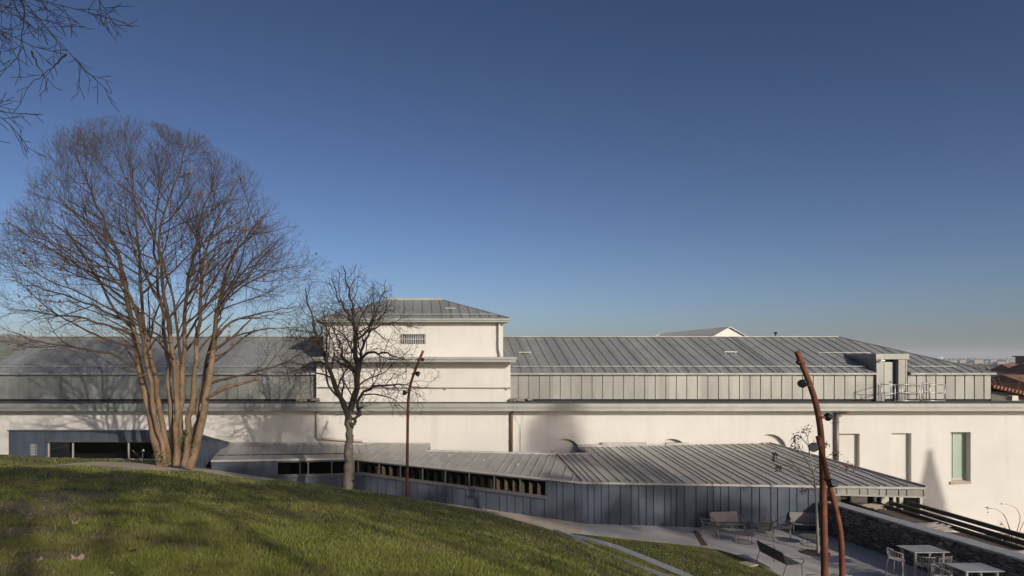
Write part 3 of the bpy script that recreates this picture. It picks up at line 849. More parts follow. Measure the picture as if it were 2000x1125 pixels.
# ridge flashings against the plaster, step cheeks
m.bar((KX(441, RYB), RYB - .02, KZ(866.3, RYB)), (KX(841, RYB), RYB - .02, KZ(867, RYB)), .1, .12)
m.bar((KX(1128, RYB), RYB - .02, KZ(870.5, RYB)), (KX(1500, RYB), RYB - .02, KZ(870.5, RYB)), .1, .14)
for a, b in ((1175, 1262), (1300, 1345), (1489, 1503)):
    m.box(KX(a, RYB), KX(b, RYB), RYB - .1, RYB + .1, KZ(870.5, RYB) + .04, KZ(870.5, RYB) + .16)
m.bar((stepL.x, stepL.y, zB(stepL.x, stepL.y) + .03), (hipT.x, hipT.y, zB(hipT.x, hipT.y) + .03), .1, .08)
m.bar((hipT.x, hipT.y, zC(hipT.x, hipT.y) + .03), (stepR.x, stepR.y, zC(stepR.x, stepR.y) + .03), .1, .08)
m.bar((eB2.x, eB2.y - OV, eB2.z + .03), (hipT.x, hipT.y, zB(*hipT) + .03), .05, .06)
m.bar((eC3.x - .02, eC3.y - OV, eC3.z + .03), (KX(1503, RYB), RYB, zC(KX(1503, RYB), RYB) + .03), .08, .06)
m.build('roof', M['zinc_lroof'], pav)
m = MB()
def cheek(p, q, zf, drop):
    m.hexa([(p.x, p.y, zf(p.x, p.y) - drop), (q.x, q.y, zf(q.x, q.y) - drop), (q.x + .05, q.y, zf(q.x, q.y) - drop), (p.x + .05, p.y, zf(p.x, p.y) - drop)],
           [(p.x, p.y, zf(p.x, p.y) - .08), (q.x, q.y, zf(q.x, q.y) - .08), (q.x + .05, q.y, zf(q.x, q.y) - .08), (p.x + .05, p.y, zf(p.x, p.y) - .08)])
cheek(Vector((KX(841, RYB) - .06, RYB)), stepL, zB, 1.2); cheek(stepR, Vector((KX(1128, RYB), RYB)), zC, 1.2)
m.bar((stepL.x, stepL.y, zB(*stepL) - .6), (hipT.x, hipT.y, zB(*hipT) - .6), .05, 1.0); m.bar((hipT.x, hipT.y, zC(*hipT) - .6), (stepR.x, stepR.y, zC(*stepR) - .6), .05, 1.0)
m.build('back_wall', M['zinc_low'], pav)

# roof end cheek over the gap
zeA = lambda s: zA(*(Vector((eA0.x, eA0.y)) + Vector((dA.x, dA.y)).normalized() * s)) - .092
zeB = lambda s: zB(*(Vector((eA1.x, eA1.y)) + Vector((dB.x, dB.y)).normalized() * s)) - .092
zeC = lambda s: zC(*(Vector((eB2.x, eB2.y)) + Vector((dC.x, dC.y)).normalized() * s)) - .092
LA, LB = math.hypot(dA.x, dA.y), math.hypot(dB.x, dB.y)
zbA = lambda s: -6.9
zbB = lambda s: -6.36 + (-7.2 + 6.36) * s / LB - .02
zbC = lambda s: TZ - .05
m = MB()
wA = [on_line(p, Vector(eA0[:2]), Vector(eA1[:2])) for p in (540, 690)]
hd = 0.06
sillA = lambda s: KZ(927, 32.9)
seA = list(irr(9)); seB = list(irr(15))
wall_strip(m, eA0, eA1, zbA, zeA, .15, seA, 0, wA[0])
wall_strip(m, eA0, eA1, zbA, lambda s: sillA(s) - .05, .15, seA, wA[0], LA)
wB = [on_line(p, Vector(eA1[:2]), Vector(eB2[:2])) for p in (698, 1068)]
zsB = lambda s: -(924 - HY) / F * 32.9 + ((-(971 - HY) / F * 30.25) + (924 - HY) / F * 32.9) * (s - wB[0]) / (wB[1] - wB[0])
wall_strip(m, eA1, eB2, zbB, lambda s: zsB(s) - .06, .15, seB, 0, wB[1])
SB = [on_line(p, Vector(eA1[:2]), Vector(eB2[:2])) for p in (1089, 1101, 1124, 1137.5)]
wall_strip(m, eA1, eB2, zbB, zeB, .15, SB, wB[1], LB)
wCe = on_line(1600, Vector(eB2[:2]), Vector(eC3[:2]))
wall_strip(m, eB2, eC3, zbC, zeC, .15, [0.01 + s for s in sC], 0, wCe)
# return of the wall towards the building
pe = Vector(eB2[:2]) + Vector((dC.x, dC.y)).normalized() * wCe
m.box(pe.x - .15, pe.x, pe.y + .14, 31.0, -8.4, zC(pe.x, 29) - .15)
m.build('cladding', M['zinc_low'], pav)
# sills and heads
m = MB()
def strip_bar(a, d, L, s0, s1, zf, w_, h_, o=.04):
    d = Vector((d.x, d.y)).normalized(); n = Vector((d.y, -d.x))
    p, q = Vector(a[:2]) + d * s0 + n * o, Vector(a[:2]) + d * s1 + n * o
    m.bar((p.x, p.y, zf(s0)), (q.x, q.y, zf(s1)), w_, h_)
strip_bar(eA0, dA, LA, wA[0], LA, lambda s: sillA(s) - .02, .12, .09)
strip_bar(eA1, dB, LB, 0.02, wB[1] + .03, lambda s: zsB(s) - .03, .12, .09)
strip_bar(eA0, dA, LA, wA[0], LA, lambda s: zeA(s) - .03, .08, .06, .02)
strip_bar(eA1, dB, LB, 0.02, wB[1] + .03, lambda s: zeB(s) - .03, .08, .06, .02)
m.bar((eA1.x, eA1.y - .03, -7.1), (eA1.x, eA1.y - .03, eA1.z - .1), .14, .14)
m.build('window_trim', M['frame'], pav)
def strip_window(a, d, s0, s1, zb_, zt_, splits, gmat):
    d = Vector((d.x, d.y)).normalized(); n = Vector((d.y, -d.x))
    pt = lambda s, o: Vector(a[:2]) + d * s + n * o
    fr = MB()
    for s in [s0 + .03] + splits + [s1 - .03]:
        q = pt(s, -.04); fr.bar((q.x, q.y, zb_(s)), (q.x, q.y, zt_(s)), .035, .06, (d.x, d.y, 0))
    for zf_, dz_ in ((zb_, .03), (zt_, -.03)):
        p, q = pt(s0 + .03, -.04), pt(s1 - .03, -.04); fr.bar((p.x, p.y, zf_(s0) + dz_), (q.x, q.y, zf_(s1) + dz_), .035, .05)
    w_ = fr.build('window', M['frame'], pav)
    for a0, a1 in zip([s0] + splits, splits + [s1]):
        pn = MB(); p, q = pt(a0 + .02, -.07), pt(a1 - .02, -.07)
        pn.add([(p.x, p.y, zb_(a0)), (q.x, q.y, zb_(a1)), (q.x, q.y, zt_(a1)), (p.x, p.y, zt_(a0))], [(0, 1, 2, 3)])
        pn.build('pane', gmat, w_)
spA = [on_line(p, Vector(eA0[:2]), Vector(eA1[:2])) for p in (586, 602, 648)]
spB = [on_line(p, Vector(eA1[:2]), Vector(eB2[:2])) for p in (740, 781.5, 825, 869.5, 916, 965, 1015.5)]
strip_window(eA0, dA, wA[0], LA - .08, sillA, lambda s: zeA(s) - .05, spA, M['glass_dk'])
strip_window(eA1, dB, wB[0], wB[1], lambda s: zsB(s) + .0, lambda s: zeB(s) - .05, spB, M['glass'])
# interior: dark floor and back wall, timber fins lit through the glass
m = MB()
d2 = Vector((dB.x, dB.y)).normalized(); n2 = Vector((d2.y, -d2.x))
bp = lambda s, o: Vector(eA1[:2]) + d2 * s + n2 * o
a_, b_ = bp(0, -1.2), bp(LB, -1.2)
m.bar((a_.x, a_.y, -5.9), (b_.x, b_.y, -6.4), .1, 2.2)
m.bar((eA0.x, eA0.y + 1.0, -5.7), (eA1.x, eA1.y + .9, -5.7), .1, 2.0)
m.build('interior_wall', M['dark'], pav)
for i, s in enumerate(np.arange(wB[0] + .14, wB[1] - .05, .37)):
    q = bp(s, -.24); fm = MB(); e = Vector((d2.x, d2.y, 0)) * .075; o = Vector((n2.x, n2.y, 0)) * -.05
    z0, z1 = zsB(s) - .4, zsB(s) + (zeB(s) - zsB(s)) * .70
    Q = Vector((q.x, q.y, 0))
    fm.hexa([Q - e + Vector((0, 0, z0)), Q + e + Vector((0, 0, z0)), Q + e + o + Vector((0, 0, z0)), Q - e + o + Vector((0, 0, z0))],
            [Q - e + Vector((0, 0, z1)), Q + e + Vector((0, 0, z1 - .13)), Q + e + o + Vector((0, 0, z1 - .13)), Q - e + o + Vector((0, 0, z1))])
    fm.build('timber_fin', M['wood'], pav)
# canopy fascia, soffit and glazing under it
m = MB()
fd = Vector((dC.x, dC.y)).normalized()
fs = on_line(1628, Vector(eB2[:2]), Vector(eC3[:2]))
wall_strip(m, eB2, eC3, lambda s: zeC(s) - .30, zeC, .12, sC + [CL - .05], fs, CL, .03, .028)
m.box(eC3.x - .12, eC3.x, eC3.y + .14, 35.9, zeC(CL) - .30, zeC(CL) - .02)
m.build('fascia', M['zinc_up'], pav)
m = MB()
q0 = Vector(eB2[:2]) + fd * fs
m.hexa([(q0.x, q0.y - .06, zeC(CL) - .36), (eC3.x + .06, eC3.y - .06, zeC(CL) - .36), (eC3.x + .06, 36, zeC(CL) - .36), (q0.x, 36, zeC(CL) - .36)],
       [(q0.x, q0.y - .06, zeC(CL) - .304), (eC3.x + .06, eC3.y - .06, zeC(CL) - .304), (eC3.x + .06, 36, zeC(CL) - .304), (q0.x, 36, zeC(CL) - .304)])
m.build('soffit', M['cornice'], pav)
gy_ = 29.6; zt2 = zeC(CL) - .365
m = MB()
for a, b in ((1630, 1642), (1662, 1694), (1708, 1712), (1722, 1736), (1745, 1750), (1757, 1764), (1797, 1802)):
    m.box(KX(a, gy_), KX(b, gy_), gy_, gy_ + .15, -9.3, zt2)
gw = m.build('glazed_front', M['frame_lt'], pav)
m = MB(); m.add([(17.0, gy_ + .1, -9.3), (KX(1800, gy_), gy_ + .1, -9.3), (KX(1800, gy_), gy_ + .1, zt2), (17.0, gy_ + .1, zt2)], [(0, 1, 2, 3)])
m.build('pane', M['glass_dk'], gw)
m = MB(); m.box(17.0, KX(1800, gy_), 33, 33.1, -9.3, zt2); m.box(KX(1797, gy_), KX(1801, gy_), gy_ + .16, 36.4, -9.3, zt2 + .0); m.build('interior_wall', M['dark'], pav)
# little snow studs on the roof
for px, py in ((555, 866), (877, 887), (945, 897), (1011, 905), (790, 866), (1080, 880)):
    zf = zB if px > 700 else zA
    q = hit(py + 4, zf, px); z = zf(*q); MB().cbox((q.x, q.y, z + .05), (.12, .06, .1)).build('snow_stud', M['cornice'], pav)

# ------------------------------------------------------------------ left annex, dark zinc box with a picture window
ann = thing('zinc_annex', 'dark zinc clad flat roofed annex with wide black window behind the big tree', 'building', (-14, 30.5, -5.5))
AY = 30.5
ax = lambda px: KX(px, AY)
azt = KZ(841.5, AY); azb = -6.2
m = MB()
an_s = lambda a, b, st=.42: list(np.arange(a, b, st))
wall_strip(m, (ax(17), AY), (ax(345), AY), lambda s: azb, lambda s: azt, .2, np.arange(.4, 2.4, .41), 0, ax(92) - ax(17))
wall_strip(m, (ax(17), AY), (ax(345), AY), lambda s: KZ(861, AY), lambda s: azt, .2, np.arange(.4, 9, .41), ax(92) - ax(17), ax(345) - ax(17))
c0, c1 = Vector((ax(345), AY)), Vector((KX(446, 35.6), 35.6))
CLn = (c1 - c0).length
ztc = lambda s: azt + (KZ(864.5, 35.6) - azt) * max(0, (s - .8) / (CLn - .8))
wall_strip(m, c0, c1, lambda s: -6.5, ztc, .2, np.arange(.3, CLn, .42), 1.3, CLn)
wall_strip(m, c0, c1, lambda s: KZ(860, AY), ztc, .2, np.arange(.3, CLn, .42), 0, 1.3)
wall_strip(m, c0, c1, lambda s: -6.5, lambda s: KZ(905, 31), .2, (), 0, 1.3)
m.hexa([(ax(17), AY + .2, azb), (ax(17) + .15, AY + .2, azb), (ax(17) + .15, 36.4, azb), (ax(17), 36.4, azb)], [(ax(17), AY + .2, azt - .002), (ax(17) + .15, AY + .2, azt - .002), (ax(17) + .15, 36.4, azt - 1.1), (ax(17), 36.4, azt - 1.1)])
m.build('cladding', M['zinc_low'], ann)
m = MB(); m.prism([(ax(17) + .03, AY + .03), (ax(345), AY + .03), (c1.x - .25, c1.y), (c1.x - .3, 36.4), (ax(17) + .03, 36.4)], lambda x, y: azt - 1.4, lambda x, y: azt - 1.25); m.build('roof', M['zinc_lroof'], ann)
m = MB(); m.bar((ax(17) - .03, AY - .03, azt + .02), (ax(345), AY - .03, azt + .02), .14, .05); m.bar((c0.x, c0.y - .02, azt + .02), (c1.x, c1.y, ztc(CLn) + .02), .14, .05)
m.bar((ax(90), AY - .05, KZ(861, AY)), (ax(300), AY - .05, KZ(861, AY)), .14, .07)
m.build('coping', M['frame'], ann)
m = MB()
m.box(ax(93.5), ax(345), AY + .05, AY + .13, KZ(862, AY) - .05, KZ(862, AY) - .002)
for px in (93.5, 141, 250, 345): m.box(ax(px) - .028, ax(px) + .028, AY + .05, AY + .13, azb, KZ(862, AY) - .05)
wi = m.build('window', M['frame_lt'], ann)
for a, b in ((94, 141), (141, 250), (250, 345)):
    m = MB(); m.add([(ax(a) + .05, AY + .09, azb), (ax(b) - .05, AY + .09, azb), (ax(b) - .05, AY + .09, KZ(862, AY)), (ax(a) + .05, AY + .09, KZ(862, AY))], [(0, 1, 2, 3)]); m.build('pane', M['glass_dk'], wi)
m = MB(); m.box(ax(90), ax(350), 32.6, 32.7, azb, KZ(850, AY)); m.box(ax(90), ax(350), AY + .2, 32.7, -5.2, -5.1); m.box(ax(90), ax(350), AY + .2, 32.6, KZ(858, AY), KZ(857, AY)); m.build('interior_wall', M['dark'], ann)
m = MB()
for i in range(7): m.box(ax(60), ax(72), AY - .03, AY + .002, KZ(868 + i * 3.2, AY) - .04, KZ(868 + i * 3.2, AY))
m.build('vent_grille', M['frame_lt'], ann)

# ------------------------------------------------------------------ safety railing on the ledge
rl_ = thing('safety_railing', 'galvanised safety railing standing on the roof ledge before the dormer door', 'railing', (24.5, 36.3, -2.37))
ry0, ry1 = 36.15, 37.35
def rail(pts, r=.022): MB().tube(pts, r, 8).build('rail', M['steel'], rl_, smooth=True)
def post(x, y, h=1.0): MB().tube([(x, y, -2.366), (x, y, -2.366 + h)], .024, 8).build('post', M['steel'], rl_, smooth=True)
fx = lambda px: KX(px, ry0)
for px in (1748, 1796, 1801, 1845.5): post(fx(px), ry0)
for px in (1728, 1823): post(KX(px, ry0), ry0 + .25, 1.05)
for px in (1721, 1757, 1762, 1815): post(KX(px, ry1), ry1, .95)
for h in (.98, .55, .12):
    z = -2.366 + h
    rail([(fx(1748), ry0, z), (fx(1796), ry0, z)])
    rail([(fx(1801), ry0, z), (fx(1845.5), ry0, z)])
for h in (.95, .5):
    z = -2.366 + h
    rail([(fx(1748), ry0, z), (KX(1728, ry0), ry0 + .25, z + .04), (KX(1721, ry1), ry1, z - .02)])
    rail([(fx(1845), ry0, z), (KX(1823, ry0), ry0 + .25, z + .05)])
    rail([(KX(1762, ry1), ry1, z), (KX(1806, ry1), ry1, z), (KX(1815, ry1), ry1, z + .2)])

# ------------------------------------------------------------------ stone wall, pergola and lower terrace things
sw_ = thing('stone_wall', 'rubble stone retaining wall under a smooth grey coping beside the terrace', 'wall', (17.6, 22, TZ))
m = MB()
sx = lambda y: 17.0 + (28 - y) * .112
for a, b in ((-4, 28.05),):
    m.hexa([(sx(a), a, -9.4), (sx(a) + .5, a, -9.4), (sx(b) + .5, b, -9.4), (sx(b), b, -9.4)], [(sx(a), a, -5.95), (sx(a) + .5, a, -5.95), (sx(b) + .5, b, -5.95), (sx(b), b, -5.95)])
m.build('masonry', M['stone'], sw_)
m = MB(); m.hexa([(sx(-4) - .05, -4, -5.947), (sx(-4) + .55, -4, -5.947), (sx(28.1) + .55, 28.1, -5.947), (sx(28.1) - .05, 28.1, -5.947)], [(sx(-4) - .05, -4, -5.88), (sx(-4) + .55, -4, -5.88), (sx(28.1) + .55, 28.1, -5.88), (sx(28.1) - .05, 28.1, -5.88)])
m.build('coping', M['coping'], sw_)
pg = thing('pergola', 'open pergola of long dark steel beams running behind the stone wall', 'pergola', (20.3, 25, -9.3))
for x, y0, y1, z in ((18.75, 25.6, 29.55, -6.14), (20.1, 14, 29.55, -6.2), (20.75, 14, 29.55, -6.18), (21.45, 14, 29.55, -6.15)):
    MB().box(x - .05, x + .05, y0, y1, z - .16, z).build('beam', M['beam'], pg)
for y in (24.6, 17.0):
    MB().box(20.05, 21.5, y - .05, y + .05, -6.52, -6.36).build('crossbeam', M['beam'], pg)
    for x in (20.1, 21.45): MB().box(x - .07, x + .07, y - .07, y + .07, -9.3, -6.525).build('post', M['beam'], pg)
MB().tube([(20.9, 27.6, -9.3), (20.9, 27.6, -6.36)], .025, 8).build('stay', M['steel'], pg)
for y0, y1, x0, x1 in ((26.1, 28.6, 19.0, 20.02), (22.5, 24.85, 18.95, 20.02), (17.0, 21.3, 18.95, 20.02)):
    m = MB()
    for x in np.arange(x0, x1, .125): m.box(x, x + .05, y0, y1, -6.36, -6.32)
    for y in (y0, (y0 + y1) / 2, y1 - .06): m.box(x0 - .05, x1, y, y + .06, -6.41, -6.363)
    m.build('slat_panel', M['slat'], pg)
def awning(c, L, W, rz):
    mm = MB(); n = 14
    Rm = Matrix.Translation(Vector(c)) @ Matrix.Rotation(rz, 4, 'Z')
    h = lambda t, k: .05 + .07 * math.sin(math.pi * t) * (1 + .5 * math.sin(11 * t + k)) + .03 * math.sin(23 * t + 2 * k)
    rows = []
    for i in range(n + 1):
        t = i / n
        rows.append([Rm @ Vector((W * (j / 6 - .5), (t - .5) * L, h(t, j * .7) * math.sin(math.pi * (j + .6) / 7.2))) for j in range(7)])
    base = [[p - Vector((0, 0, .03)) for p in q] for q in rows]
    k = len(mm.v)
    for q in rows + base: mm.v += q
    N = (n + 1) * 7
    for i in range(n):
        for j in range(6):
            a_ = i * 7 + j
            mm.f += [(a_, a_ + 1, a_ + 8, a_ + 7), (N + a_, N + a_ + 7, N + a_ + 8, N + a_ + 1)]
    a_ = mm.build('awning', M['canvas'], pg, True)
    fr = MB()
    for i in range(6):
        p, q = rows[2 * i + 1][0] + Vector((0, 0, .04)), rows[min(2 * i + 3, n)][6] + Vector((random.uniform(-.1, .1), 0, .08))
        fr.bar(p, q, .035, .03)
    fr.build('folding_arms', M['wire'], a_)
awning((19.45, 25.5, -6.33), .95, 1.15, .1); awning((19.55, 29.15, -6.34), .8, 1.1, 0); awning((19.5, 21.9, -6.33), .75, 1.1, -.1)
# ------------------------------------------------------------------ bent rusty light poles
def spotlight(pole, at, dirv, size=.15, arm=(.12, 0, 0)):
    """drum-shaped floodlight with a yoke on a short arm"""
    size *= .76; at = Vector(at); c = at + Vector(arm) * .85; d = Vector(dirv).normalized()
    m = MB()
    m.tube([c - d * size * .75, c - d * size * .6, c - d * size * .1, c + d * size * .45, c + d * size * .5], [size * .55, size * .75, size * .88, size, size * .97], 16)
    h = m.build('spotlight', M['black'], pole, smooth=False)
    m = MB(); m.tube([c + d * size * .503, c + d * size * .51], [size * .86, size * .84], 16); m.build('lens', M['lens'], h)
    s = d.cross(Vector((0, 0, 1))).normalized()
    m = MB()
    back = at.lerp(c, .25)
    m.tube([at, back], .022, 8)
    m.tube([c + s * size * 1.02, c + s * size * 1.08 + (back - c) * .6, back, c - s * size * 1.08 + (back - c) * .6, c - s * size * 1.02], .014, 6)
    m.build('bracket', M['black'], h)
    m = MB(); m.tube([at + Vector((0, 0, -.03)), at + Vector((0, 0, .03))], .11, 10); m.build('clamp', M['rust'], h)
def smooth3(pts, n=26, it=5): return smooth_line(pts, n, it)
def pole(label, pts, r0, r1, lamps):
    b = pts[0]
    t = thing('light_pole', label, 'lamp post', b, 'bent rusty light poles')
    q = smooth3(pts)
    m = MB(); m.tube(q, [r0 + (r1 - r0) * i / (len(q) - 1) for i in range(len(q))], 14); m.build('pole', M['rust'], t, smooth=True)
    m = MB(); m.tube([b, b + Vector((0, 0, .02))], r0 * 1.8, 16); m.build('base_plate', M['rust'], t)
    for l in lamps: spotlight(t, *l)
    return t
D = 27.9
zb = float(H(KX(795, D), D))
pole('slim rusty light pole with kinked top standing on the lawn edge by the strip window', [Vector((KX(795, D), D, zb - .1)), P(795.5, 900, D), P(796.5, 800, D), P(797, 765, D), P(803, 742, D), P(826.5, 685, D)], .062, .052,
     [(P(820, 701, D), (.35, .8, -.35), .10, (.12, -.06, -.03)), (P(809, 730, D), (.8, -.4, -.35), .15, (.17, -.06, 0)), (P(797, 766, D), (-.8, -.3, .1), .14, (-.17, -.04, -.03))])
D = 18.0
pole('tall thick rusty light pole in front of the terrace, leaning left at the top', [Vector((KX(1612, D), D, TZ)), P(1611, 1125, D), P(1608, 960, D), P(1604.5, 840, D), P(1598, 795, D), P(1582, 748, D), P(1556.5, 687, D)], .095, .068,
     [(P(1564, 707, D), (.3, .9, -.3), .10, (.02, .12, 0)), (P(1577, 752, D), (-.6, -.5, -.3), .15, (-.18, -.05, .06)), (P(1603, 815, D), (.75, .3, -.6), .14, (.21, -.02, .02))])
D = 17.4
pole('short rusty light pole crossing in front of the taller one', [Vector((KX(1646, D), D, TZ)), P(1645, 1125, D), P(1644, 1050, D), P(1638, 1015, D), P(1622, 955, D), P(1597.5, 852, D)], .076, .058,
     [(P(1603, 872, D), (-.35, -.9, -.1), .16, (-.27, -.08, 0)), (P(1618, 937, D), (.2, -.8, .45), .15, (.04, -.16, -.08))])

# ------------------------------------------------------------------ terrace furniture (built at the origin, then set out)
def place(t, x, y, rz, z=TZ): t.location = (x, y, z); t.rotation_euler = (0, 0, rz); return t
ARM_G = 'mesh armchairs on the terrace'
def seat_frame(t, wd, mesh, tube, arms=True, back_h=.78):
    """lounge seat facing -Y: sheet seat and back, bent tube sides"""
    hw = wd / 2
    m = MB()
    prof = [(-.30, .40), (-.26, .425), (.0, .405), (.20, .385)]
    for (a, b) in zip(prof[:-1], prof[1:]):
        m.hexa([(-hw, a[0], a[1] - .012), (hw, a[0], a[1] - .012), (hw, b[0], b[1] - .012), (-hw, b[0], b[1] - .012)], [(-hw, a[0], a[1]), (hw, a[0], a[1]), (hw, b[0], b[1]), (-hw, b[0], b[1])])
    m.build('seat', mesh, t)
    m = MB()
    n = 6
    bp = [(.22, .40), (.27, .55), (.31, .70), (.335, back_h)]
    for (a, b) in zip(bp[:-1], bp[1:]):
        m.hexa([(-hw, a[0], a[1]), (hw, a[0], a[1]), (hw, a[0] + .012, a[1]), (-hw, a[0] + .012, a[1])], [(-hw, b[0], b[1]), (hw, b[0], b[1]), (hw, b[0] + .012, b[1]), (-hw, b[0] + .012, b[1])])
    m.build('backrest', mesh, t)
    for s in (-1, 1):
        x = s * (hw + .015)
        m = MB(); m.tube([(x, -.30, 0), (x, -.28, .2), (x, -.27, .41)], .013, 8); m.build('leg', tube, t, True)
        m = MB(); m.tube([(x, .36, 0), (x, .30, .2), (x, .24, .40)], .013, 8); m.build('leg', tube, t, True)
        if arms:
            m = MB(); m.tube([(x, .30, .66), (x + s * .05, .15, .645), (x + s * .06, -.15, .61), (x + s * .05, -.30, .58), (x + s * .02, -.34, .52), (x, -.30, .42)], .014, 8); m.build('armrest', tube, t, True)
    m = MB()
    m.tube([(-hw, -.30, .405), (hw, -.30, .405)], .012, 8)
    m.tube([(-hw, .22, .39), (-hw, .345, back_h), (hw, .345, back_h), (hw, .22, .39)], .012, 8)
    m.build('frame', tube, t, True)
    return t
def armchair(mesh, tube): return seat_frame(thing('armchair', 'x', 'armchair', (0, 0, 0), ARM_G), .54, mesh, tube)
def bench(mesh, tube, wd=1.15, label='x', group='two seat mesh benches on the terrace'): return seat_frame(thing('bench', label, 'bench', (0, 0, 0), group), wd, mesh, tube)
R = math.radians
ac = armchair(M['mesh_tp'], M['tube_tp'])
ad = armchair(M['mesh_dk'], M['tube_tp'])
g = lambda px, py: G(px, py, TZ)
def put(t, px, py, rz, label):
    q = g(px, py); place(t, q.x, q.y, rz); t['label'] = label; return t
put(ac, 1386, 1049, R(72), 'taupe mesh armchair at the left end of the terrace seating, seen from its side')
put(ad, 1489, 1053, R(175), 'dark mesh armchair with its back turned, between the bench and the pale chair')
put(clone(ac), 1528, 1049, R(60), 'taupe mesh armchair right of the dark one, facing right')
dk2 = clone(ad); put(dk2, 1668, 1060, R(-95), 'dark mesh armchair against the stone wall beyond the tall poles')
put(clone(dk2), 1630, 1049, R(-60), 'dark mesh armchair behind the two crossing poles')
be = bench(M['mesh_tp'], M['tube_tp'])
put(be, 1420, 1040.5, R(2), 'taupe mesh bench standing along the dark zinc wall')
put(clone(be), 1577, 1042, R(-14), 'taupe mesh bench by the young tree, half in the wall shadow')
bd = bench(M['mesh_dk'], M['tube_dk'], 1.3)
put(bd, 1738, 1084, R(-88), 'black mesh bench along the foot of the stone wall')
lo = bench(M['mesh_dk'], M['tube_dk'], 1.6)
put(lo, 1522, 1112, R(92), 'black mesh bench seen from behind on the curved terrace edge')
def coffee(label):
    t = thing('coffee_table', label, 'coffee table', (0, 0, 0), 'oval coffee tables on the terrace')
    m = MB(); n = 28
    el_ = lambda rx, ry, z: [(rx * math.cos(2 * math.pi * i / n), ry * math.sin(2 * math.pi * i / n), z) for i in range(n)]
    a, b = el_(.42, .42, .335), el_(.42, .42, .35)
    m.add(a + b, [tuple(range(n))[::-1], tuple(range(n, 2 * n))] + [(i, (i + 1) % n, n + (i + 1) % n, n + i) for i in range(n)])
    m.build('tabletop', M['mesh_tp'], t)
    m = MB(); m.tube(el_(.34, .34, .012) + el_(.34, .34, .012)[:1], .009, 6, False); m.build('foot_ring', M['tube_dk'], t)
    for k in range(4):
        aa = k * math.pi / 2 + .6; m = MB(); m.tube([(.34 * math.cos(aa), .34 * math.sin(aa), .012), (.34 * math.cos(aa), .34 * math.sin(aa), .335)], .009, 6); m.build('leg', M['tube_dk'], t)
    return t
ct = coffee('x'); put(ct, 1452, 1059, 0, 'oval coffee table in front of the bench by the zinc wall')
put(clone(ct), 1586, 1065, 0, 'oval coffee table beside the young tree trunk')
def bar_table(label):
    t = thing('bar_table', label, 'table', (0, 0, 0), 'square bar tables by the stone wall')
    MB().box(-.57, .57, -.41, .41, 1.035, 1.055).build('tabletop', M['top'], t, bevel=.004)
    m = MB(); m.box(-.5, .5, -.34, .34, 1.0, 1.034); m.build('table_frame', M['wire'], t)
    for a in (-1, 1):
        for b in (-1, 1): MB().box(a * .45 - .03, a * .45 + .03, b * .28 - .03, b * .28 + .03, 0, 1.0).build('leg', M['wire'], t)
    return t
bt = bar_table('x'); place(bt, 16.5, 22.05, R(1)); bt['label'] = 'pale bar table further back along the stone wall'
b2 = clone(bt); place(b2, 16.55, 20.1, R(1)); b2['label'] = 'pale bar table nearest the camera in the lower right corner'
def wire_seat(t, h, legs_r, rung):
    """wire-rod shell chair facing +X with seat height h"""
    m = MB()
    for i in range(13):
        a = math.pi * (.42 + 1.16 * i / 12)
        m.tube([(.20 * math.cos(a), .22 * math.sin(a), h), (.235 * math.cos(a), .255 * math.sin(a), h + .14), (.25 * math.cos(a), .27 * math.sin(a), h + (.30 if abs(i - 6) < 5 else .24))], .0055, 5)
    m.build('backrest', M['wire'], t)
    m = MB()
    for i in range(11):
        y = -.21 + .042 * i; xx = .2 * math.sqrt(max(0.05, 1 - (y / .235) ** 2))
        m.tube([(-xx, y, h), (0, y, h - .012), (xx + .02, y, h)], .0055, 5)
    m.build('seat', M['wire'], t)
    m = MB()
    m.tube([(.25 * math.cos(math.pi * (.40 + 1.2 * i / 16)), .27 * math.sin(math.pi * (.40 + 1.2 * i / 16)), h + .30 - .10 * (abs(i - 8) / 8) ** 3) for i in range(17)], .011, 8)
    m.tube([(.20 * math.cos(2 * math.pi * i / 20), .22 * math.sin(2 * math.pi * i / 20), h - .006) for i in range(21)], .011, 8, False)
    m.build('frame', M['wire'], t, True)
    for a in (-1, 1):
        for b in (-1, 1):
            m = MB(); m.tube([(a * .15, b * .16, h - .01), (a * .24, b * .24, 0)], .012, 8); m.build('leg', M['wire'], t, True)
    if rung:
        m = MB(); z = .28; f = .15 + .09 * (1 - z / h); f2 = .16 + .08 * (1 - z / h)
        m.tube([(f, f2, z), (f, -f2, z), (-f, -f2, z), (-f, f2, z), (f, f2, z)], .009, 6); m.build('footrest', M['wire'], t)
    return t
stl = wire_seat(thing('bar_stool', 'x', 'bar stool', (0, 0, 0), 'wire bar stools round the bar tables'), .74, .24, True)
place(stl, 15.62, 22.0, R(-5)); stl['label'] = 'wire bar stool at the left end of the further bar table'
for x, y, rz, lab in ((16.05, 21.35, 80, 'wire bar stool on the near side of the further bar table, left of its neighbour'), (16.62, 21.4, 95, 'wire bar stool between the two bar tables, closest to the stone wall'),
                      (15.72, 20.25, -8, 'wire bar stool at the left end of the nearest bar table'), (16.35, 20.75, -80, 'wire bar stool tucked behind the nearest bar table')):
    c = clone(stl); place(c, x, y, R(rz)); c['label'] = lab
ch = wire_seat(thing('wire_chair', 'x', 'chair', (0, 0, 0), 'low wire chairs at the bottom edge'), .46, .24, False)
place(ch, 12.15, 20.55, R(100)); ch['label'] = 'pale wire chair left of the rusty poles, only its back rim showing'
c = clone(ch); place(c, 12.88, 20.45, R(80)); c['label'] = 'pale wire chair between the rusty poles at the bottom edge, only its rim showing'
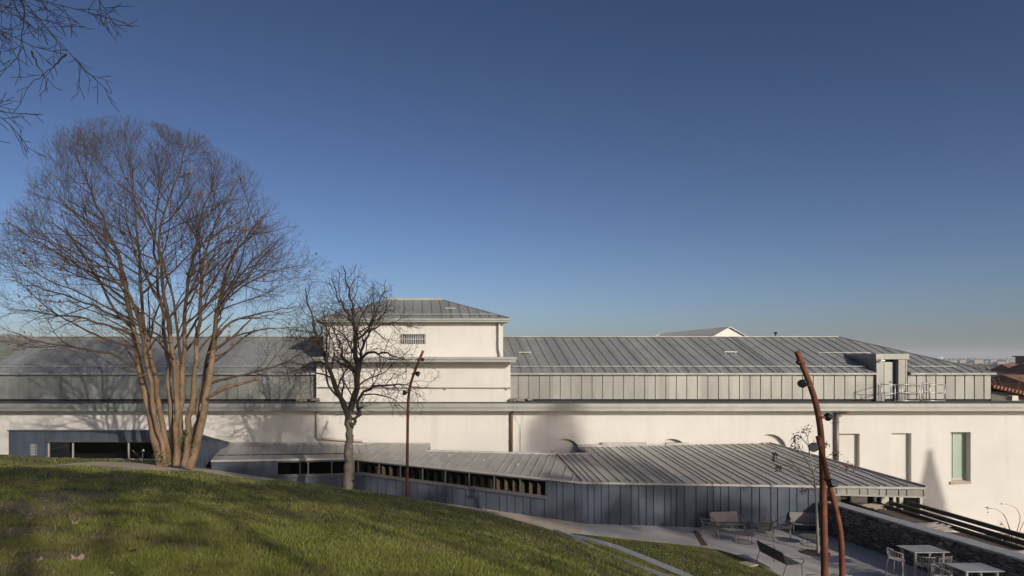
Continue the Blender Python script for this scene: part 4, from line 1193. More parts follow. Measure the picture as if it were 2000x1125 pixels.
# strip, tree pit and slab let into the ground
m = MB(); a = [g(1353, 1036), g(1362, 1036), g(1383, 1066), g(1370, 1066)]
m.prism([(p.x, p.y) for p in a], lambda x, y: TZ - .1, lambda x, y: TZ + .004)
props(m.build('drain_strip', M['corten']), 'rusty steel strip let into the terrace beside the left armchair', 'strip')
q = g(1592, 1080)
m = MB(); m.prism([(q.x + .47 * math.cos(t), q.y + .42 * math.sin(t)) for t in np.linspace(0, 2 * math.pi, 29)[:-1]], lambda x, y: TZ - .1, lambda x, y: TZ + .004)
pit = thing('tree_pit', 'round planting pit with dark earth at the foot of the young tree', 'tree pit', (q.x, q.y, TZ))
m.build('earth', simple('dark_earth', (.05, .04, .032), .95, 0, .3, 14, .4), pit)
m = MB(); m.tube([(q.x + .49 * math.cos(t), q.y + .44 * math.sin(t), TZ + .005) for t in np.linspace(0, 2 * math.pi, 29)], .022, 6, False); m.build('rim', M['corten'], pit)
q = G(1462, 1104, -7.1); m = MB(); m.cbox((q.x, q.y, -7.06), (.5, .45, .06), .5)
props(m.build('stone_slab', M['path'], bevel=.01), 'flat pale slab set in the lower lawn near the terrace edge', 'slab')
# small ground lights and a garden spot on a stake
q = lawn_hit(277, 903.5); t = thing('stake_light', 'small white spotlight on a thin stake in the grass beside the big trunk', 'garden light', q)
m = MB(); m.tube([q - Vector((0, 0, .1)), P(279, 885, q.y)], .018, 8); m.build('stake', M['whitepaint'], t)
m = MB(); c = P(280, 880, q.y); m.tube([c - Vector((.05, 0, 0.02)), c + Vector((.02, -.06, .02))], [.03, .045], 12); m.build('lamp_head', M['whitepaint'], t)
m = MB(); m.tube([P(258, 879, q.y), P(268, 888, q.y), P(284, 902, q.y)], .014, 6); props(m.build('stick', M['bark_big']), 'bare stick leaning across the stake light', 'stick')

# ------------------------------------------------------------------ trees
class TB:
    def __init__(s): s.V, s.Q, s.n = [], [], 0
    def add(s, pts, rad, k):
        p = np.array([tuple(q) for q in pts]); n = len(p)
        t = np.gradient(p, axis=0); t /= np.maximum(np.linalg.norm(t, axis=1, keepdims=True), 1e-9)
        ref = np.array((0.31, 0.95, 0.05)) if abs(t[0, 1]) < .8 else np.array((1., 0, 0))
        u = np.cross(t, ref); u /= np.maximum(np.linalg.norm(u, axis=1, keepdims=True), 1e-9)
        v = np.cross(t, u)
        a = np.arange(k) * 2 * np.pi / k
        ring = p[:, None, :] + np.asarray(rad)[:, None, None] * (u[:, None, :] * np.cos(a)[None, :, None] + v[:, None, :] * np.sin(a)[None, :, None])
        s.V.append(ring.reshape(-1, 3))
        i = (np.arange(n - 1)[:, None] * k + np.arange(k)[None, :]); j = (np.arange(n - 1)[:, None] * k + (np.arange(k)[None, :] + 1) % k)
        s.Q.append(np.stack([i, j, j + k, i + k], -1).reshape(-1, 4) + s.n)
        s.n += n * k
    def build(s, name, mat, parent): return mesh_np(name, np.concatenate(s.V), np.concatenate(s.Q), mat, parent, True)
THIN = .0034
BASE = (.7, .42, .22, .12)
AXIS = [None]
NODES = None
def rvec(): 
    a = random.uniform(0, 2 * math.pi); z = random.uniform(-1, 1); r = math.sqrt(1 - z * z)
    return Vector((r * math.cos(a), r * math.sin(a), z))
def grow(tb, p, d, L, r, lvl, prm, env, leaves=None):
    """one branch and its side branches; prm[lvl] = (segment, wobble, up, spacing, child ratio, angle)"""
    seg, wob, up, spc, ratio, ang = prm[lvl]
    n = max(3, int(L / seg) + 1); st = L / (n - 1)
    pts, dirs = [p.copy()], [d.copy()]
    for i in range(1, n):
        d = (d + rvec() * wob + Vector((0, 0, up))).normalized()
        q = pts[-1] + d * st
        if not env(q): break
        pts.append(q); dirs.append(d.copy())
    if len(pts) < 2: return
    n = len(pts)
    tip = max(r * .3, THIN * .85)
    rad = [r + (tip - r) * i / (n - 1) for i in range(n)]
    tb.add(pts, rad, 3 if r < .014 else (5 if r < .04 else 7))
    if NODES is not None and lvl <= 1: NODES.extend(zip(pts, dirs, rad))
    if leaves is not None and lvl >= 2 and random.random() < .015: leaves.append(pts[-1].copy())
    if lvl + 1 < len(prm): side_shoots(tb, pts, dirs, rad, lvl, prm, env, leaves, .18)
def side_shoots(tb, pts, dirs, rad, lvl, prm, env, leaves, f0):
    seg, wob, up, spc, ratio, ang = prm[lvl]
    L = sum((b - a).length for a, b in zip(pts[:-1], pts[1:]))
    s = L * f0 + random.uniform(0, spc); az = random.uniform(0, 6.28)
    while s < L * .99:
        f = s / L * (len(pts) - 1); i = min(int(f), len(pts) - 2)
        q = pts[i].lerp(pts[i + 1], f - i); d = dirs[i + 1]; r = rad[i]
        az += 2.4 + random.uniform(-.5, .5)
        a = d.cross(Vector((0.2, 0.1, 1))).normalized(); b = d.cross(a)
        th = ang * random.uniform(.75, 1.25)
        side = a * math.cos(az) + b * math.sin(az)
        if lvl == 0 and AXIS[0] is not None:      # limbs grow away from the middle of the tree
            o_ = Vector((q.x - AXIS[0].x, (q.y - AXIS[0].y), 0))
            if side.x * o_.x + side.y * o_.y < 0 and random.random() < .8: side = -side
        cd = (d * math.cos(th) + side * math.sin(th)).normalized()
        cl = max(.16, ratio * (L - s) * random.uniform(.5, 1.15) + BASE[lvl])
        grow(tb, q, cd, cl, max(THIN, min(r * .62, (.0125 if lvl == 0 else .0085) * cl + .003)), lvl + 1, prm, env, leaves)
        s += spc * random.uniform(.7, 1.35)
def dirs_of(q): return [(q[min(i + 1, len(q) - 1)] - q[max(i - 1, 0)]).normalized() for i in range(len(q))]
def leaf_cloud(centres, n, spread, size, name, mat, parent):
    C = np.array([tuple(c) for c in centres]); idx = rng.integers(0, len(C), n)
    c = C[idx] + rng.normal(0, spread, (n, 3))
    return quads(c, size, name, mat, parent)
def quads(c, size, name, mat, parent):
    n = len(c)
    a = rng.normal(size=(n, 3)); a /= np.linalg.norm(a, axis=1, keepdims=True)
    b = np.cross(a, rng.normal(size=(n, 3))); b /= np.linalg.norm(b, axis=1, keepdims=True)
    s = size * rng.uniform(.6, 1.3, (n, 1)); s2 = s * rng.uniform(.5, .9, (n, 1))
    V = np.stack([c - a * s * .5, c + b * s2 * .42, c + a * s * .5, c - b * s2 * .42], 1).reshape(-1, 3)
    return mesh_np(name, V, np.arange(4 * n).reshape(-1, 4), mat, parent)

# --- big many-stemmed tree
TD = 25.0
tb0 = Vector((KX(346, TD), TD, float(H(KX(346, TD), TD))))
big = thing('bare_tree', 'large bare tree with many pale stems fanning from one base', 'tree', tb0)
BH = [0, 2.0, 3.0, 4.0, 5.3, 7.3, 9.5, 11.1, 12.1, 12.9]
BR = [1.3, 2.6, 5.0, 6.0, 6.4, 6.3, 4.9, 3.7, 2.6, 0.4]
BC = [0, 0, -.35, -.5, -.6, -.6, -.9, -1.3, -1.6, -1.7]
def env_big(q):
    h = q.z - tb0.z
    if h < .9 or h > 12.95: return False
    if h < 6.4 and random.random() < .10: return False      # lower shoots cut short at random, lightening the crown's shadow on the wall
    ph = math.atan2(q.y - tb0.y, q.x - tb0.x)
    r = np.interp(h, BH, BR) * (random.uniform(.93, 1.05) + .07 * math.sin(3 * ph + 1.3 * h) + .06 * math.sin(7 * ph - 2.1 * h)); c = np.interp(h, BH, BC)
    return ((q.x - tb0.x - c) / r) ** 2 + ((q.y - tb0.y) / (r * .85)) ** 2 < 1
AXIS[0] = tb0 + Vector((-.4, 0, 0))
stems = [
    ([(318, 909), (300, 850), (285, 780), (275, 720), (262, 650), (250, 590), (232, 500), (190, 400), (150, 310), (122, 250)], -.6, .165, .4),
    ([(331, 908), (313, 800), (296, 700), (283, 640), (275, 560), (268, 450), (258, 340), (250, 262)], .5, .12, 2.0),
    ([(340, 908), (333, 800), (326, 700), (318, 620), (306, 540), (298, 470), (308, 380), (330, 290)], 1.0, .11, -1.2),
    ([(345, 908), (346, 780), (338, 690), (328, 620), (312, 540), (310, 440), (352, 330), (372, 250)], -.2, .12, -2.6),
    ([(351, 910), (353, 800), (358, 720), (361, 640), (365, 560), (388, 440), (418, 340), (436, 285)], .6, .13, 1.2),
    ([(360, 910), (374, 800), (382, 720), (386, 640), (392, 560), (404, 480), (440, 390), (478, 325)], -.5, .13, -1.8),
    ([(372, 911), (395, 820), (412, 730), (420, 650), (432, 570), (452, 500), (500, 440), (548, 385)], -.5, .165, .6),
    ([(324, 909), (306, 830), (292, 740), (276, 640), (240, 540), (190, 470), (130, 400), (85, 340)], -.9, .10, -2.8),
    ([(365, 910), (388, 800), (405, 690), (430, 600), (480, 520), (540, 470), (585, 440)], .7, .10, 2.6),
]
prm_big = [(.35, .04, .0, .46, .66, .88), (.22, .115, .024, .44, .46, .66), (.15, .13, .045, .23, .55, .62), (.10, .15, .03, .19, .5, .6)]
trunk, crown = TB(), TB()
NODES = []
lv = []
random.seed(5)
for px, dy0, r, dy1 in stems:
    q = []
    for i, (a, b) in enumerate(px):
        f = i / (len(px) - 1)
        q.append(P(a, b, TD + dy0 * (1 - f) * .35 + dy1 * f ** 1.3))
    q = smooth3(q, 26, 2)
    inside = lambda v: ((v.x - tb0.x - np.interp(v.z - tb0.z, BH, BC)) / np.interp(v.z - tb0.z, BH, BR)) ** 2 < .86 and v.z - tb0.z < 12.3
    q = [v for i, v in enumerate(q) if i < 10 or inside(v)]
    n = len(q)
    q = [p + Vector((random.gauss(0, .03), random.gauss(0, .03), 0)) for p in q]
    rad = [max(.007, r * (1 - .93 * (i / (n - 1)) ** .95)) * (1.25 if i == 0 else 1) for i in range(n)]
    trunk.add(q[:11], rad[:11], 10); crown.add(q[10:], rad[10:], 8)
    NODES.extend(list(zip(q, dirs_of(q), rad))[8:])
    side_shoots(crown, q, dirs_of(q), rad, 0, prm_big, env_big, lv, .28)
limbs = [([(270, 716), (230, 695), (180, 682), (90, 672), (40, 655), (0, 636)], .055, -.5), ([(262, 655), (220, 640), (160, 620), (80, 610), (5, 600)], .05, -.8),
         ([(258, 635), (215, 610), (150, 585), (70, 560), (10, 545)], .05, .6), ([(408, 750), (440, 740), (490, 728), (550, 712), (592, 690), (622, 655)], .055, -.6),
         ([(420, 662), (450, 627), (520, 610), (592, 595)], .05, -.4), ([(428, 600), (470, 560), (530, 530), (600, 515)], .045, .5), ([(290, 700), (270, 600), (200, 520), (100, 470), (20, 450)], .05, 1.2), ([(405, 690), (460, 655), (530, 640), (600, 640)], .045, 1.0)]
for px, r, dy in limbs:
    q = smooth3([P(a, b, TD + dy * i * .25) for i, (a, b) in enumerate(px)], 14, 1)
    q = [p + Vector((random.gauss(0, .025),) * 3) for p in q]
    rad = [r * (1 - .85 * i / 13) for i in range(14)]
    crown.add(q, rad, 7); side_shoots(crown, q, dirs_of(q), rad, 0, [(.35, .04, .0, .40, .42, .6)] + prm_big[1:], env_big, lv, .25)
# fill the dome evenly: shoots reach for scattered points of the envelope from the nearest branch below them
from mathutils.kdtree import KDTree
for rnd in range(3):
    kd = KDTree(len(NODES))
    for i, nd in enumerate(NODES): kd.insert(nd[0], i)
    kd.balance()
    todo = []
    for _ in range(1700):
        h = 3.4 + 9.2 * random.uniform(0, 1) ** .66
        if random.random() > (np.interp(h, BH, BR) / 6.2) ** 1.3: continue
        rr = np.interp(h, BH, BR) * math.sqrt(random.uniform(.08, 1)); a = random.uniform(0, 2 * math.pi)
        p = tb0 + Vector((np.interp(h, BH, BC) + rr * math.cos(a), rr * .85 * math.sin(a), h))
        if h < 4.5 and abs(p.x - tb0.x) < 2.5: continue
        o_ = (p - (tb0 + Vector((-.3, 0, 2.0)))).normalized()
        best = None
        for co_, i, ds in kd.find_n(p, 14):
            if ds < .3: best = None; break
            if ds < 1.7 and (p - co_).normalized().dot(o_) > .45 and (best is None or ds < best[0]): best = (ds, i)
        if best: todo.append((p, best[1]))
    for p, i in todo:
        nd = NODES[i]; d_ = ((p - nd[0]).normalized() + nd[1] * .7).normalized()
        grow(crown, nd[0], d_, (p - nd[0]).length + .35, min(nd[2] * .7, .010), 1, [None, (.13, .09, .03, .21, .5, .62), (.10, .14, .04, .19, .5, .6), (.1, .15, .03, .3, .4, .6)], env_big, lv)
NODES = None
q = [P(408, 775, TD - .4), P(440, 757, TD - .6), P(475, 748, TD - .7), P(507, 739, TD - .8)]
trunk.add(q, [.07, .06, .05, .045], 8)
q = [P(344, 905, TD + .4), P(346, 800, TD + .3), P(347, 704, TD + .2)]; trunk.add(q, [.13, .10, .07], 8)
trunk.build('trunk', M['bark_big'], big); crown.build('crown', M['twig'], big)
leaf_cloud([P(a, b, TD - .6 + random.uniform(-.6, .6)) for a, b in ((378, 545), (392, 532), (410, 528), (425, 560), (385, 540), (400, 555), (420, 545), (395, 570), (440, 520), (64, 520), (80, 528), (605, 495), (598, 540), (440, 650), (448, 662), (60, 655))] + lv[:40], 460, .16, .13, 'leaves', M['brownleaf'], big)
leaf_cloud([P(a, b, TD - .55) for a, b in ((312, 893), (317, 900), (325, 890), (330, 897), (358, 860), (362, 850), (375, 866), (308, 886))], 260, .13, .075, 'ivy', M['ivy'], big)

AXIS[0] = None
# --- smaller dark gnarled tree
SD = 28.0
sb = Vector((KX(677, SD), SD, float(H(KX(677, SD), SD)) - .05))
sm = thing('small_bare_tree', 'small dark gnarled tree with bare crooked branches in front of the tower', 'tree', sb)
SHH = [0, 2.3, 3.2, 4.5, 6.0, 7.5, 8.6, 9.35]
SR = [.5, .6, 3.0, 3.4, 3.5, 2.8, 1.9, .3]
SCX = [0, .2, .7, .5, .3, .3, .3, .2]
def env_small(q):
    h = q.z - sb.z
    if h < 2.2 or h > 9.3: return False
    r = np.interp(h, SHH, SR); c = np.interp(h, SHH, SCX)
    return ((q.x - sb.x - c) / r) ** 2 + ((q.y - sb.y) / r) ** 2 < 1
tr, cr = TB(), TB(); lv = []
random.seed(9)
prm_s = [(.3, .1, .0, .30, .55, .9), (.18, .26, .02, .22, .5, .9), (.12, .28, .03, .16, .5, .85), (.08, .25, .02, .18, .45, .7)]
THIN = .006
q = [P(677, 957, SD), P(679, 930, SD), P(683, 905, SD), P(680, 880, SD), P(684, 850, SD), P(680, 828, SD), P(684, 800, SD)]
tr.add([v + Vector((random.gauss(0, .018), random.gauss(0, .018), 0)) for v in smooth3(q, 34, 2)], [(.225 - .10 * (i / 33) ** .7) * (1 + random.choice((0, 0, .04, -.07, .13, .2)) * (i > 1)) for i in range(34)], 12)
for px, r, dy in (([(681, 830), (676, 800), (662, 770), (648, 735), (636, 700), (620, 660), (606, 610), (598, 560)], .11, -.9), ([(683, 835), (697, 815), (706, 795), (712, 790)], .085, -.3), ([(684, 802), (695, 770), (699, 735), (697, 700), (694, 660), (689, 610), (680, 560), (672, 520)], .125, .3),
                  ([(698, 740), (704, 690), (722, 640), (742, 590), (752, 545)], .07, .9), ([(690, 630), (672, 600), (655, 570), (648, 540)], .055, 1.3), ([(704, 812), (697, 790), (705, 768), (730, 752), (770, 750), (812, 753), (836, 760)], .06, -.7), ([(697, 705), (720, 688), (755, 690), (790, 702), (806, 720)], .05, -1.0), ([(694, 665), (730, 640), (770, 628), (800, 640)], .05, .9), ([(640, 712), (612, 705), (585, 720), (565, 742)], .045, .4), ([(625, 672), (600, 662), (580, 672)], .04, -.8), ([(699, 735), (668, 690), (655, 650), (640, 620)], .06, -1.3)):
    n = 20
    q = smooth3([P(a, b, SD + dy * i / (len(px) - 1)) for i, (a, b) in enumerate(px)], n, 1)
    q = [q[0]] + [p + Vector((random.gauss(0, .035), random.gauss(0, .035), random.gauss(0, .035))) for p in q[1:]]
    r *= 1.2
    rad = [max(.009, r * (1 - .88 * i / (n - 1)) * random.uniform(.88, 1.14)) for i in range(n)]
    cr.add(q, rad, 8); side_shoots(cr, q, dirs_of(q), rad, 0, prm_s, env_small, lv, .15)
tr.build('trunk', M['bark_small'], sm); cr.build('crown', M['twig_dk'], sm)
if lv: leaf_cloud(lv, 260, .05, .05, 'fruits', M['twig_dk'], sm)

THIN = .0042
# --- young tree in the pit
yb = g(1598, 1079)
yt = thing('young_tree', 'young slender tree with dry berry clusters growing in the terrace pit', 'tree', yb)
YD = yb.y
tr, cr = TB(), TB()
random.seed(3)
q = smooth3([yb, P(1596, 1020, YD), P(1593, 960, YD), P(1590, 925, YD), P(1582, 890, YD), P(1578, 860, YD)], 14, 1)
tr.add(q, [.055 - .042 * i / 13 for i in range(14)], 8)
tips = []
for px, dy in (([(1593, 958), (1575, 955), (1567, 959)], .3), ([(1592, 952), (1570, 930), (1545, 900), (1515, 888)], -.5), ([(1588, 925), (1575, 900), (1558, 865), (1550, 860)], .4), ([(1588, 920), (1605, 905), (1622, 885), (1632, 887)], -.3), ([(1592, 945), (1615, 930), (1640, 905), (1665, 912)], .5), ([(1581, 888), (1577, 850), (1570, 842)], .2), ([(1580, 880), (1595, 862), (1612, 868)], -.4), ([(1579, 870), (1560, 850), (1553, 852)], .1), ([(1592, 950), (1560, 925), (1540, 905), (1520, 912)], .6)):
    p = smooth3([P(a, b, YD + dy * i / 3) for i, (a, b) in enumerate(px)], 10, 1)
    cr.add(p, [.018 - .013 * i / 9 for i in range(10)], 5); tips.append(p[-1])
    for k in range(3): cr.add([p[4 + k], p[5 + k] + rvec() * .18, p[5 + k] + rvec() * .3], [.006, .005, .004], 3)
tr.build('trunk', M['bark_pale'], yt); cr.build('crown', M['bark_big'], yt)
tips += [P(1560, 853, YD), P(1548, 873, YD), P(1558, 876, YD), P(1578, 838, YD), P(1652, 910, YD), P(1512, 897, YD), P(1520, 914, YD)]
for c in tips: leaf_cloud([c], 26, .07, .085, 'berry_cluster', M['berry'], yt)

# --- thin shrub at the right edge
rb = Vector((KX(1982, 31), 31, -9.3))
rs_ = thing('bare_shrub', 'thin bare shrub with arching stems at the right edge before the cream wall', 'shrub', rb)
cr = TB()
for px, dy in (([(1983, 1080), (1975, 1040), (1962, 1005), (1945, 992), (1929, 993)], 0), ([(1983, 1080), (1985, 1040), (1995, 1010), (1985, 990), (1964, 985)], .3), ([(1982, 1080), (1992, 1035), (2010, 1000)], -.3), ([(1981, 1080), (1970, 1040), (1955, 1020)], .4), ([(1975, 1045), (1966, 1015), (1960, 1003)], .1)):
    cr.add(smooth3([P(a, b, 31 + dy) for a, b in px], 12, 1), [.022 - .016 * i / 11 for i in range(12)], 5)
cr.build('stem', M['twig'], rs_)
leaf_cloud([P(1955, 1022, 31), P(1929, 993, 31), P(1964, 985, 31)], 24, .05, .09, 'leaves', M['brownleaf'], rs_)

# --- tree outside the frame whose branches hang in at the upper left
ob = Vector((-11.0, 7.0, float(H(-11.0, 7.0))))
ov = thing('overhanging_tree', 'bare tree outside the frame whose dark twigs hang in at the upper left corner', 'tree', ob)
tr, cr = TB(), TB()
OD = 8.0
random.seed(21)
q = smooth3([ob, ob + Vector((.2, 0, 2)), ob + Vector((.1, .2, 4.5)), ob + Vector((.5, .3, 7.5))], 12, 1); tr.add(q, [.25 - .014 * i for i in range(12)], 10)
tr.build('trunk', M['bark_big'], ov)
BASE = (.16, .10, .08, .08)
prm_o = [(.2, .05, -.0, .13, .34, .75), (.10, .10, -.05, .10, .3, .7), (.07, .12, -.03, .2, .3, .7)]
yes = lambda p: True
start = ob + Vector((.3, .3, 5.6))
for px in ([(-300, -200), (-120, -140), (20, -30), (55, 12), (95, 50), (125, 90), (135, 110), (160, 135), (190, 165), (216, 181)], [(-300, -150), (-120, -60), (-30, -10), (60, -6), (130, 8), (180, 24), (225, 42), (246, 43)], [(-300, -50), (-160, -10), (-60, 20), (0, 60), (60, 98), (95, 107), (130, 108)],
           [(-300, 0), (-150, -30), (-40, -30), (20, 15), (60, 50), (95, 58), (118, 50)], [(-300, 100), (-160, 150), (-60, 205), (0, 220), (25, 222), (50, 228), (78, 226)], [(-150, 150), (-60, 205), (0, 228), (30, 250), (45, 275), (56, 298)], [(20, -30), (50, 10), (48, 45), (40, 85), (38, 112), (20, 130), (-5, 143)], [(60, 98), (75, 130), (88, 150), (91, 182)], [(130, 105), (110, 125), (80, 150), (58, 163)], [(180, -40), (195, 0), (215, 35), (235, 54)], [(-60, 20), (-20, 40), (-2, 60), (5, 90), (20, 100)]):
    n = 16
    q = smooth3([P(a, b, OD + .5 * math.sin(a * .01)) for a, b in px], n, 1)
    if px[0][0] == -300: q = smooth3([start] + q, n + 3, 1)
    q = [p + rvec() * .012 for p in q]; n = len(q)
    r = .045 if px[0][0] == -300 else .015
    rad = [max(.0045, r * (1 - i / (n - 1)) ** 1.5) for i in range(n)]
    cr.add(q, rad, 6); side_shoots(cr, q, dirs_of(q), rad, 0, prm_o, yes, None, .35)
cr.build('crown', bark('near_black_twigs', (0.014, 0.011, 0.010), (0.03, 0.024, 0.02), None, 8), ov)

# --- evergreens behind the photographer; the low sun comes through and over them
sdir = np.array(SUN) / np.linalg.norm(np.array(SUN))
GAPS = []
def gap(p, r): GAPS.append((np.array(p), r))  # unseen foliage is left out along the sun ray here, shaping light patches
for px, py, r in ((660, 1062, .3), (690, 1085, .36), (672, 1100, .42), (680, 1120, .42), (700, 1112, .36), (720, 1048, .3), (632, 1070, .28), (612, 1055, .12), (735, 1065, .15), (845, 1065, .26), (870, 1086, .34), (900, 1105, .38), (930, 1118, .38), (400, 926, .85), (440, 931, .85), (350, 922, .85), (300, 915, .85), (250, 911, .85), (470, 938, .3), (560, 965, .12), (320, 905, .85), (370, 908, .85)):
    gap(lawn_hit(px, py), r)
for px, py, r in ((1300, 1085, .35), (1325, 1100, .45), (1345, 1115, .5), (1280, 1075, .25), (1290, 1092, .3), (1130, 1040, .45), (1170, 1047, .4), (1080, 1030, .4), (1000, 1012, .35), (1220, 1055, .3), (960, 1000, .3)):
    gap(G(px, py, -7.1), r)
def wallp(px, py):
    a, b = (eA1, eB2) if px < 1138 else (eB2, eC3)
    s = on_line(px, Vector(a[:2]), Vector(b[:2])); d = Vector(((b - a).x, (b - a).y)).normalized(); q = Vector(a[:2]) + d * s
    return Vector((q.x, q.y, KZ(py, q.y)))
for py in (845, 880, 910, 940): gap(P(679, py, SD), .55)
for px, py, r in ((1163, 970, .35), (1165, 990, .28), (1185, 960, .3), (1200, 955, .25), (1262, 985, .3), (1285, 990, .3), (1240, 965, .22), (735, 950, .35), (765, 958, .3), (905, 975, .3), (960, 985, .45), (1010, 992, .35), (1060, 985, .3), (1085, 965, .35), (1120, 960, .3), (800, 915, .4), (760, 908, .4), (840, 922, .4), (880, 930, .4), (920, 938, .4), (960, 945, .4), (1000, 950, .4), (1040, 955, .4), (720, 905, .4),
                  (1540, 965, .3), (1560, 965, .45), (1580, 975, .45), (1545, 990, .4), (1565, 1000, .4), (1590, 960, .5), (1525, 985, .25), (1600, 990, .5), (1540, 1015, .2)):
    gap(wallp(px, py), r)
def evergreen(x, y, top, rad, shape, n, label, size=.36, low=.03, group='evergreens behind the photographer'):
    zb = float(H(x, y)) if y < 2 else -6.5
    t = thing('evergreen_tree', label, 'tree', (x, y, zb), group)
    h = top - zb
    m = MB(); m.tube([(x, y, zb), (x + .1, y, zb + h * .5), (x, y, zb + h * .9)], [.28, .18, .05], 8); m.build('trunk', M['bark_big'], t)
    u = rng.uniform(low, 1, n)
    R_ = rad * np.sin(np.pi * np.clip((u - low) / (1 - low), .02, 1)) ** .6 if shape == 'cap' else rad * (np.clip((1 - u) / .09, 0, 1) ** .5 if shape == 'round' else (1 - u))
    a = rng.uniform(0, 2 * np.pi, n); rr = R_ * np.sqrt(rng.uniform(0.05, 1, n))
    c = np.stack([x + rr * np.cos(a), y + rr * np.sin(a), zb + u * h], 1)
    c += rng.normal(0, .04 if shape == 'cone' else .10, c.shape)
    keep = rng.uniform(size=n) < np.interp(c[:, 2] if y < 0 and y > -30 else np.full(n, 99.), [13.0, 13.8] if x > 30 else [11.6, 12.7], [.34 if x < 10 else (.03 if x > 30 else .17), 1.0])      # lower boughs thinned to brighten lawn and terrace, tops kept full to shade walls
    for p, r in GAPS:
        v = c - p; k = v @ sdir; d = np.linalg.norm(v - k[:, None] * sdir, axis=1)
        keep &= ~(d < r + size * .28)
    quads(c[keep], size, 'crown', M['evergreen'], t)
    return t
EV = 'dense evergreen tree out of the picture on the slope behind the photographer'
for x, top in ((-2, 13.5), (1.5, 13.9), (5, 14.1), (8.3, 13.9), (11.6, 14.0), (15, 13.9), (18.4, 13.7), (21.8, 17.0), (24.9, 17.3), (28.2, 17.1), (31.4, 16.0), (34.8, 15.9), (38, 15.5), (41.2, 15.1), (44.2, 12.8), (47.2, 12.4), (50.2, 11.6)):
    evergreen(x, -20 + random.uniform(-1, 1), top + .0, 2.7, 'round', 8200, EV)
evergreen(37.3, -40.0, 29.8, 2.5, 'cap', 900, 'tall evergreen out of the picture rising over its neighbours', .5, .86)
evergreen(51.7, -40.0, 30.2, 1.6, 'cap', 900, 'tall pointed evergreen out of the picture rising over its neighbours', .5, .85)
evergreen(45.9, 5.0, 8.45, 3.6, 'cone', 20000, 'slender cypress out of the picture to the right of the terrace', .2)

# ------------------------------------------------------------------ grass blades, litter
def blades():
    N = 420000
    px = rng.uniform(-150, 1330, N); py = rng.uniform(885, 1200, N)
    u = (px - CX) / F
    De = np.interp(u, LU, LD)
    s = np.interp(u, LU, LS); sl_ = (py - HY) / F
    D = np.full(N, 8.0)
    for _ in range(40): D = np.clip(1.65 / np.maximum(sl_ - s * np.minimum(D / De, 1.3) ** .2, .012), 2.5, 60)
    D *= rng.uniform(.93, 1.07, N)
    ok = D < De - .05
    x, y, D = (u * D)[ok], D[ok], D[ok]
    ok = (x < np.interp(y, k1y, k1x) - .24)
    x, y, D = x[ok], y[ok], D[ok]
    P2 = []
    q = np.array([[tuple(v) for v in c] for c in LAWN2])
    ar = np.linalg.norm(np.cross(q[:, 1] - q[:, 0], q[:, 3] - q[:, 0]), axis=1); idx = rng.choice(len(q), 60000, p=ar / ar.sum())
    a, b = rng.uniform(size=(2, 60000, 1))
    p2 = q[idx, 0] * (1 - a) * (1 - b) + q[idx, 1] * a * (1 - b) + q[idx, 2] * a * b + q[idx, 3] * (1 - a) * b
    dd = np.clip(dirt(x, y) * 1.25, 0, 1); tk = track(x, y)
    patch = fbm(x, y, .8, 8)
    ok = (rng.uniform(size=len(x)) > dd * .80) & (rng.uniform(size=len(x)) > tk * 1.4)
    x, y, D, patch = x[ok], y[ok], D[ok], patch[ok]
    z = H(x, y)
    p = np.concatenate([np.stack([x, y, z], 1), p2]); patch = np.concatenate([patch, fbm(p2[:, 0], p2[:, 1], .8, 8)]); D = np.concatenate([D, p2[:, 1]])
    n = len(p)
    tuft = vnoise(p[:, 0], p[:, 1], 3.4, 4) * vnoise(p[:, 0], p[:, 1], 1.7, 6)
    h = rng.uniform(.022, .062, n) * (.45 + .6 * patch + 1.5 * tuft) * np.where(np.arange(n) < n - len(p2), 1.0, .62)
    wd = rng.uniform(.004, .0085, n) * np.clip(D / 7, 1, 3.2)
    a = rng.uniform(0, 2 * np.pi, n); t = np.stack([np.cos(a), np.sin(a), np.zeros(n)], 1)
    ln = rng.normal(0, .6, (n, 2)); tip = p + np.stack([ln[:, 0] * h, ln[:, 1] * h, h], 1)
    p = p - np.array([0, 0, .008])
    V = np.stack([p - t * wd[:, None] / 2, p + t * wd[:, None] / 2, tip], 1).reshape(-1, 3)
    return props(mesh_np('grass', V, np.arange(3 * n).reshape(-1, 3), M['grass']), 'short green grass covering the slope and the strips by the terrace', 'grass', None, 'stuff')
blades()
def leaf(loc, sz, rz, tilt, label, mat):
    mm = MB(); n = 22; pts = []
    for i in range(n):
        a = 2 * math.pi * i / n; r = sz * .5 * (.62 + .38 * abs(math.cos(2.5 * a)))
        pts.append(Vector((r * math.cos(a), r * math.sin(a), .16 * sz * math.sin(3 * a) + .1 * sz * math.cos(2 * a))))
    Rm = Matrix.Rotation(rz, 3, 'Z') @ Matrix.Rotation(tilt, 3, 'X')
    loc = Vector(loc) + Vector((0, 0, .045))
    mm.add([loc] + [loc + Rm @ p for p in pts] + [loc + Vector((0, 0, -.003))] + [loc + Rm @ p + Vector((0, 0, -.003)) for p in pts],
           [(0, 1 + i, 1 + (i + 1) % n) for i in range(n)] + [(n + 1, n + 2 + (i + 1) % n, n + 2 + i) for i in range(n)] + [(1 + i, n + 2 + i, n + 2 + (i + 1) % n, 1 + (i + 1) % n) for i in range(n)])
    return props(mm.build('fallen_leaf', mat), label, 'leaf', 'fallen leaves on the grass')
ltan = simple('pale_dry_leaf', (.30, .215, .17), .8, 0, .2, 30); ldk = simple('dark_dry_leaf', (.13, .09, .06), .8, 0, .3, 30)
leaf(lawn_hit(150, 1098), .15, .3, .35, 'largest pale curled leaf on the grass at the lower left', ltan)
leaf(lawn_hit(76, 1101), .08, 1.2, .2, 'small pale leaf left of the largest one', ltan)
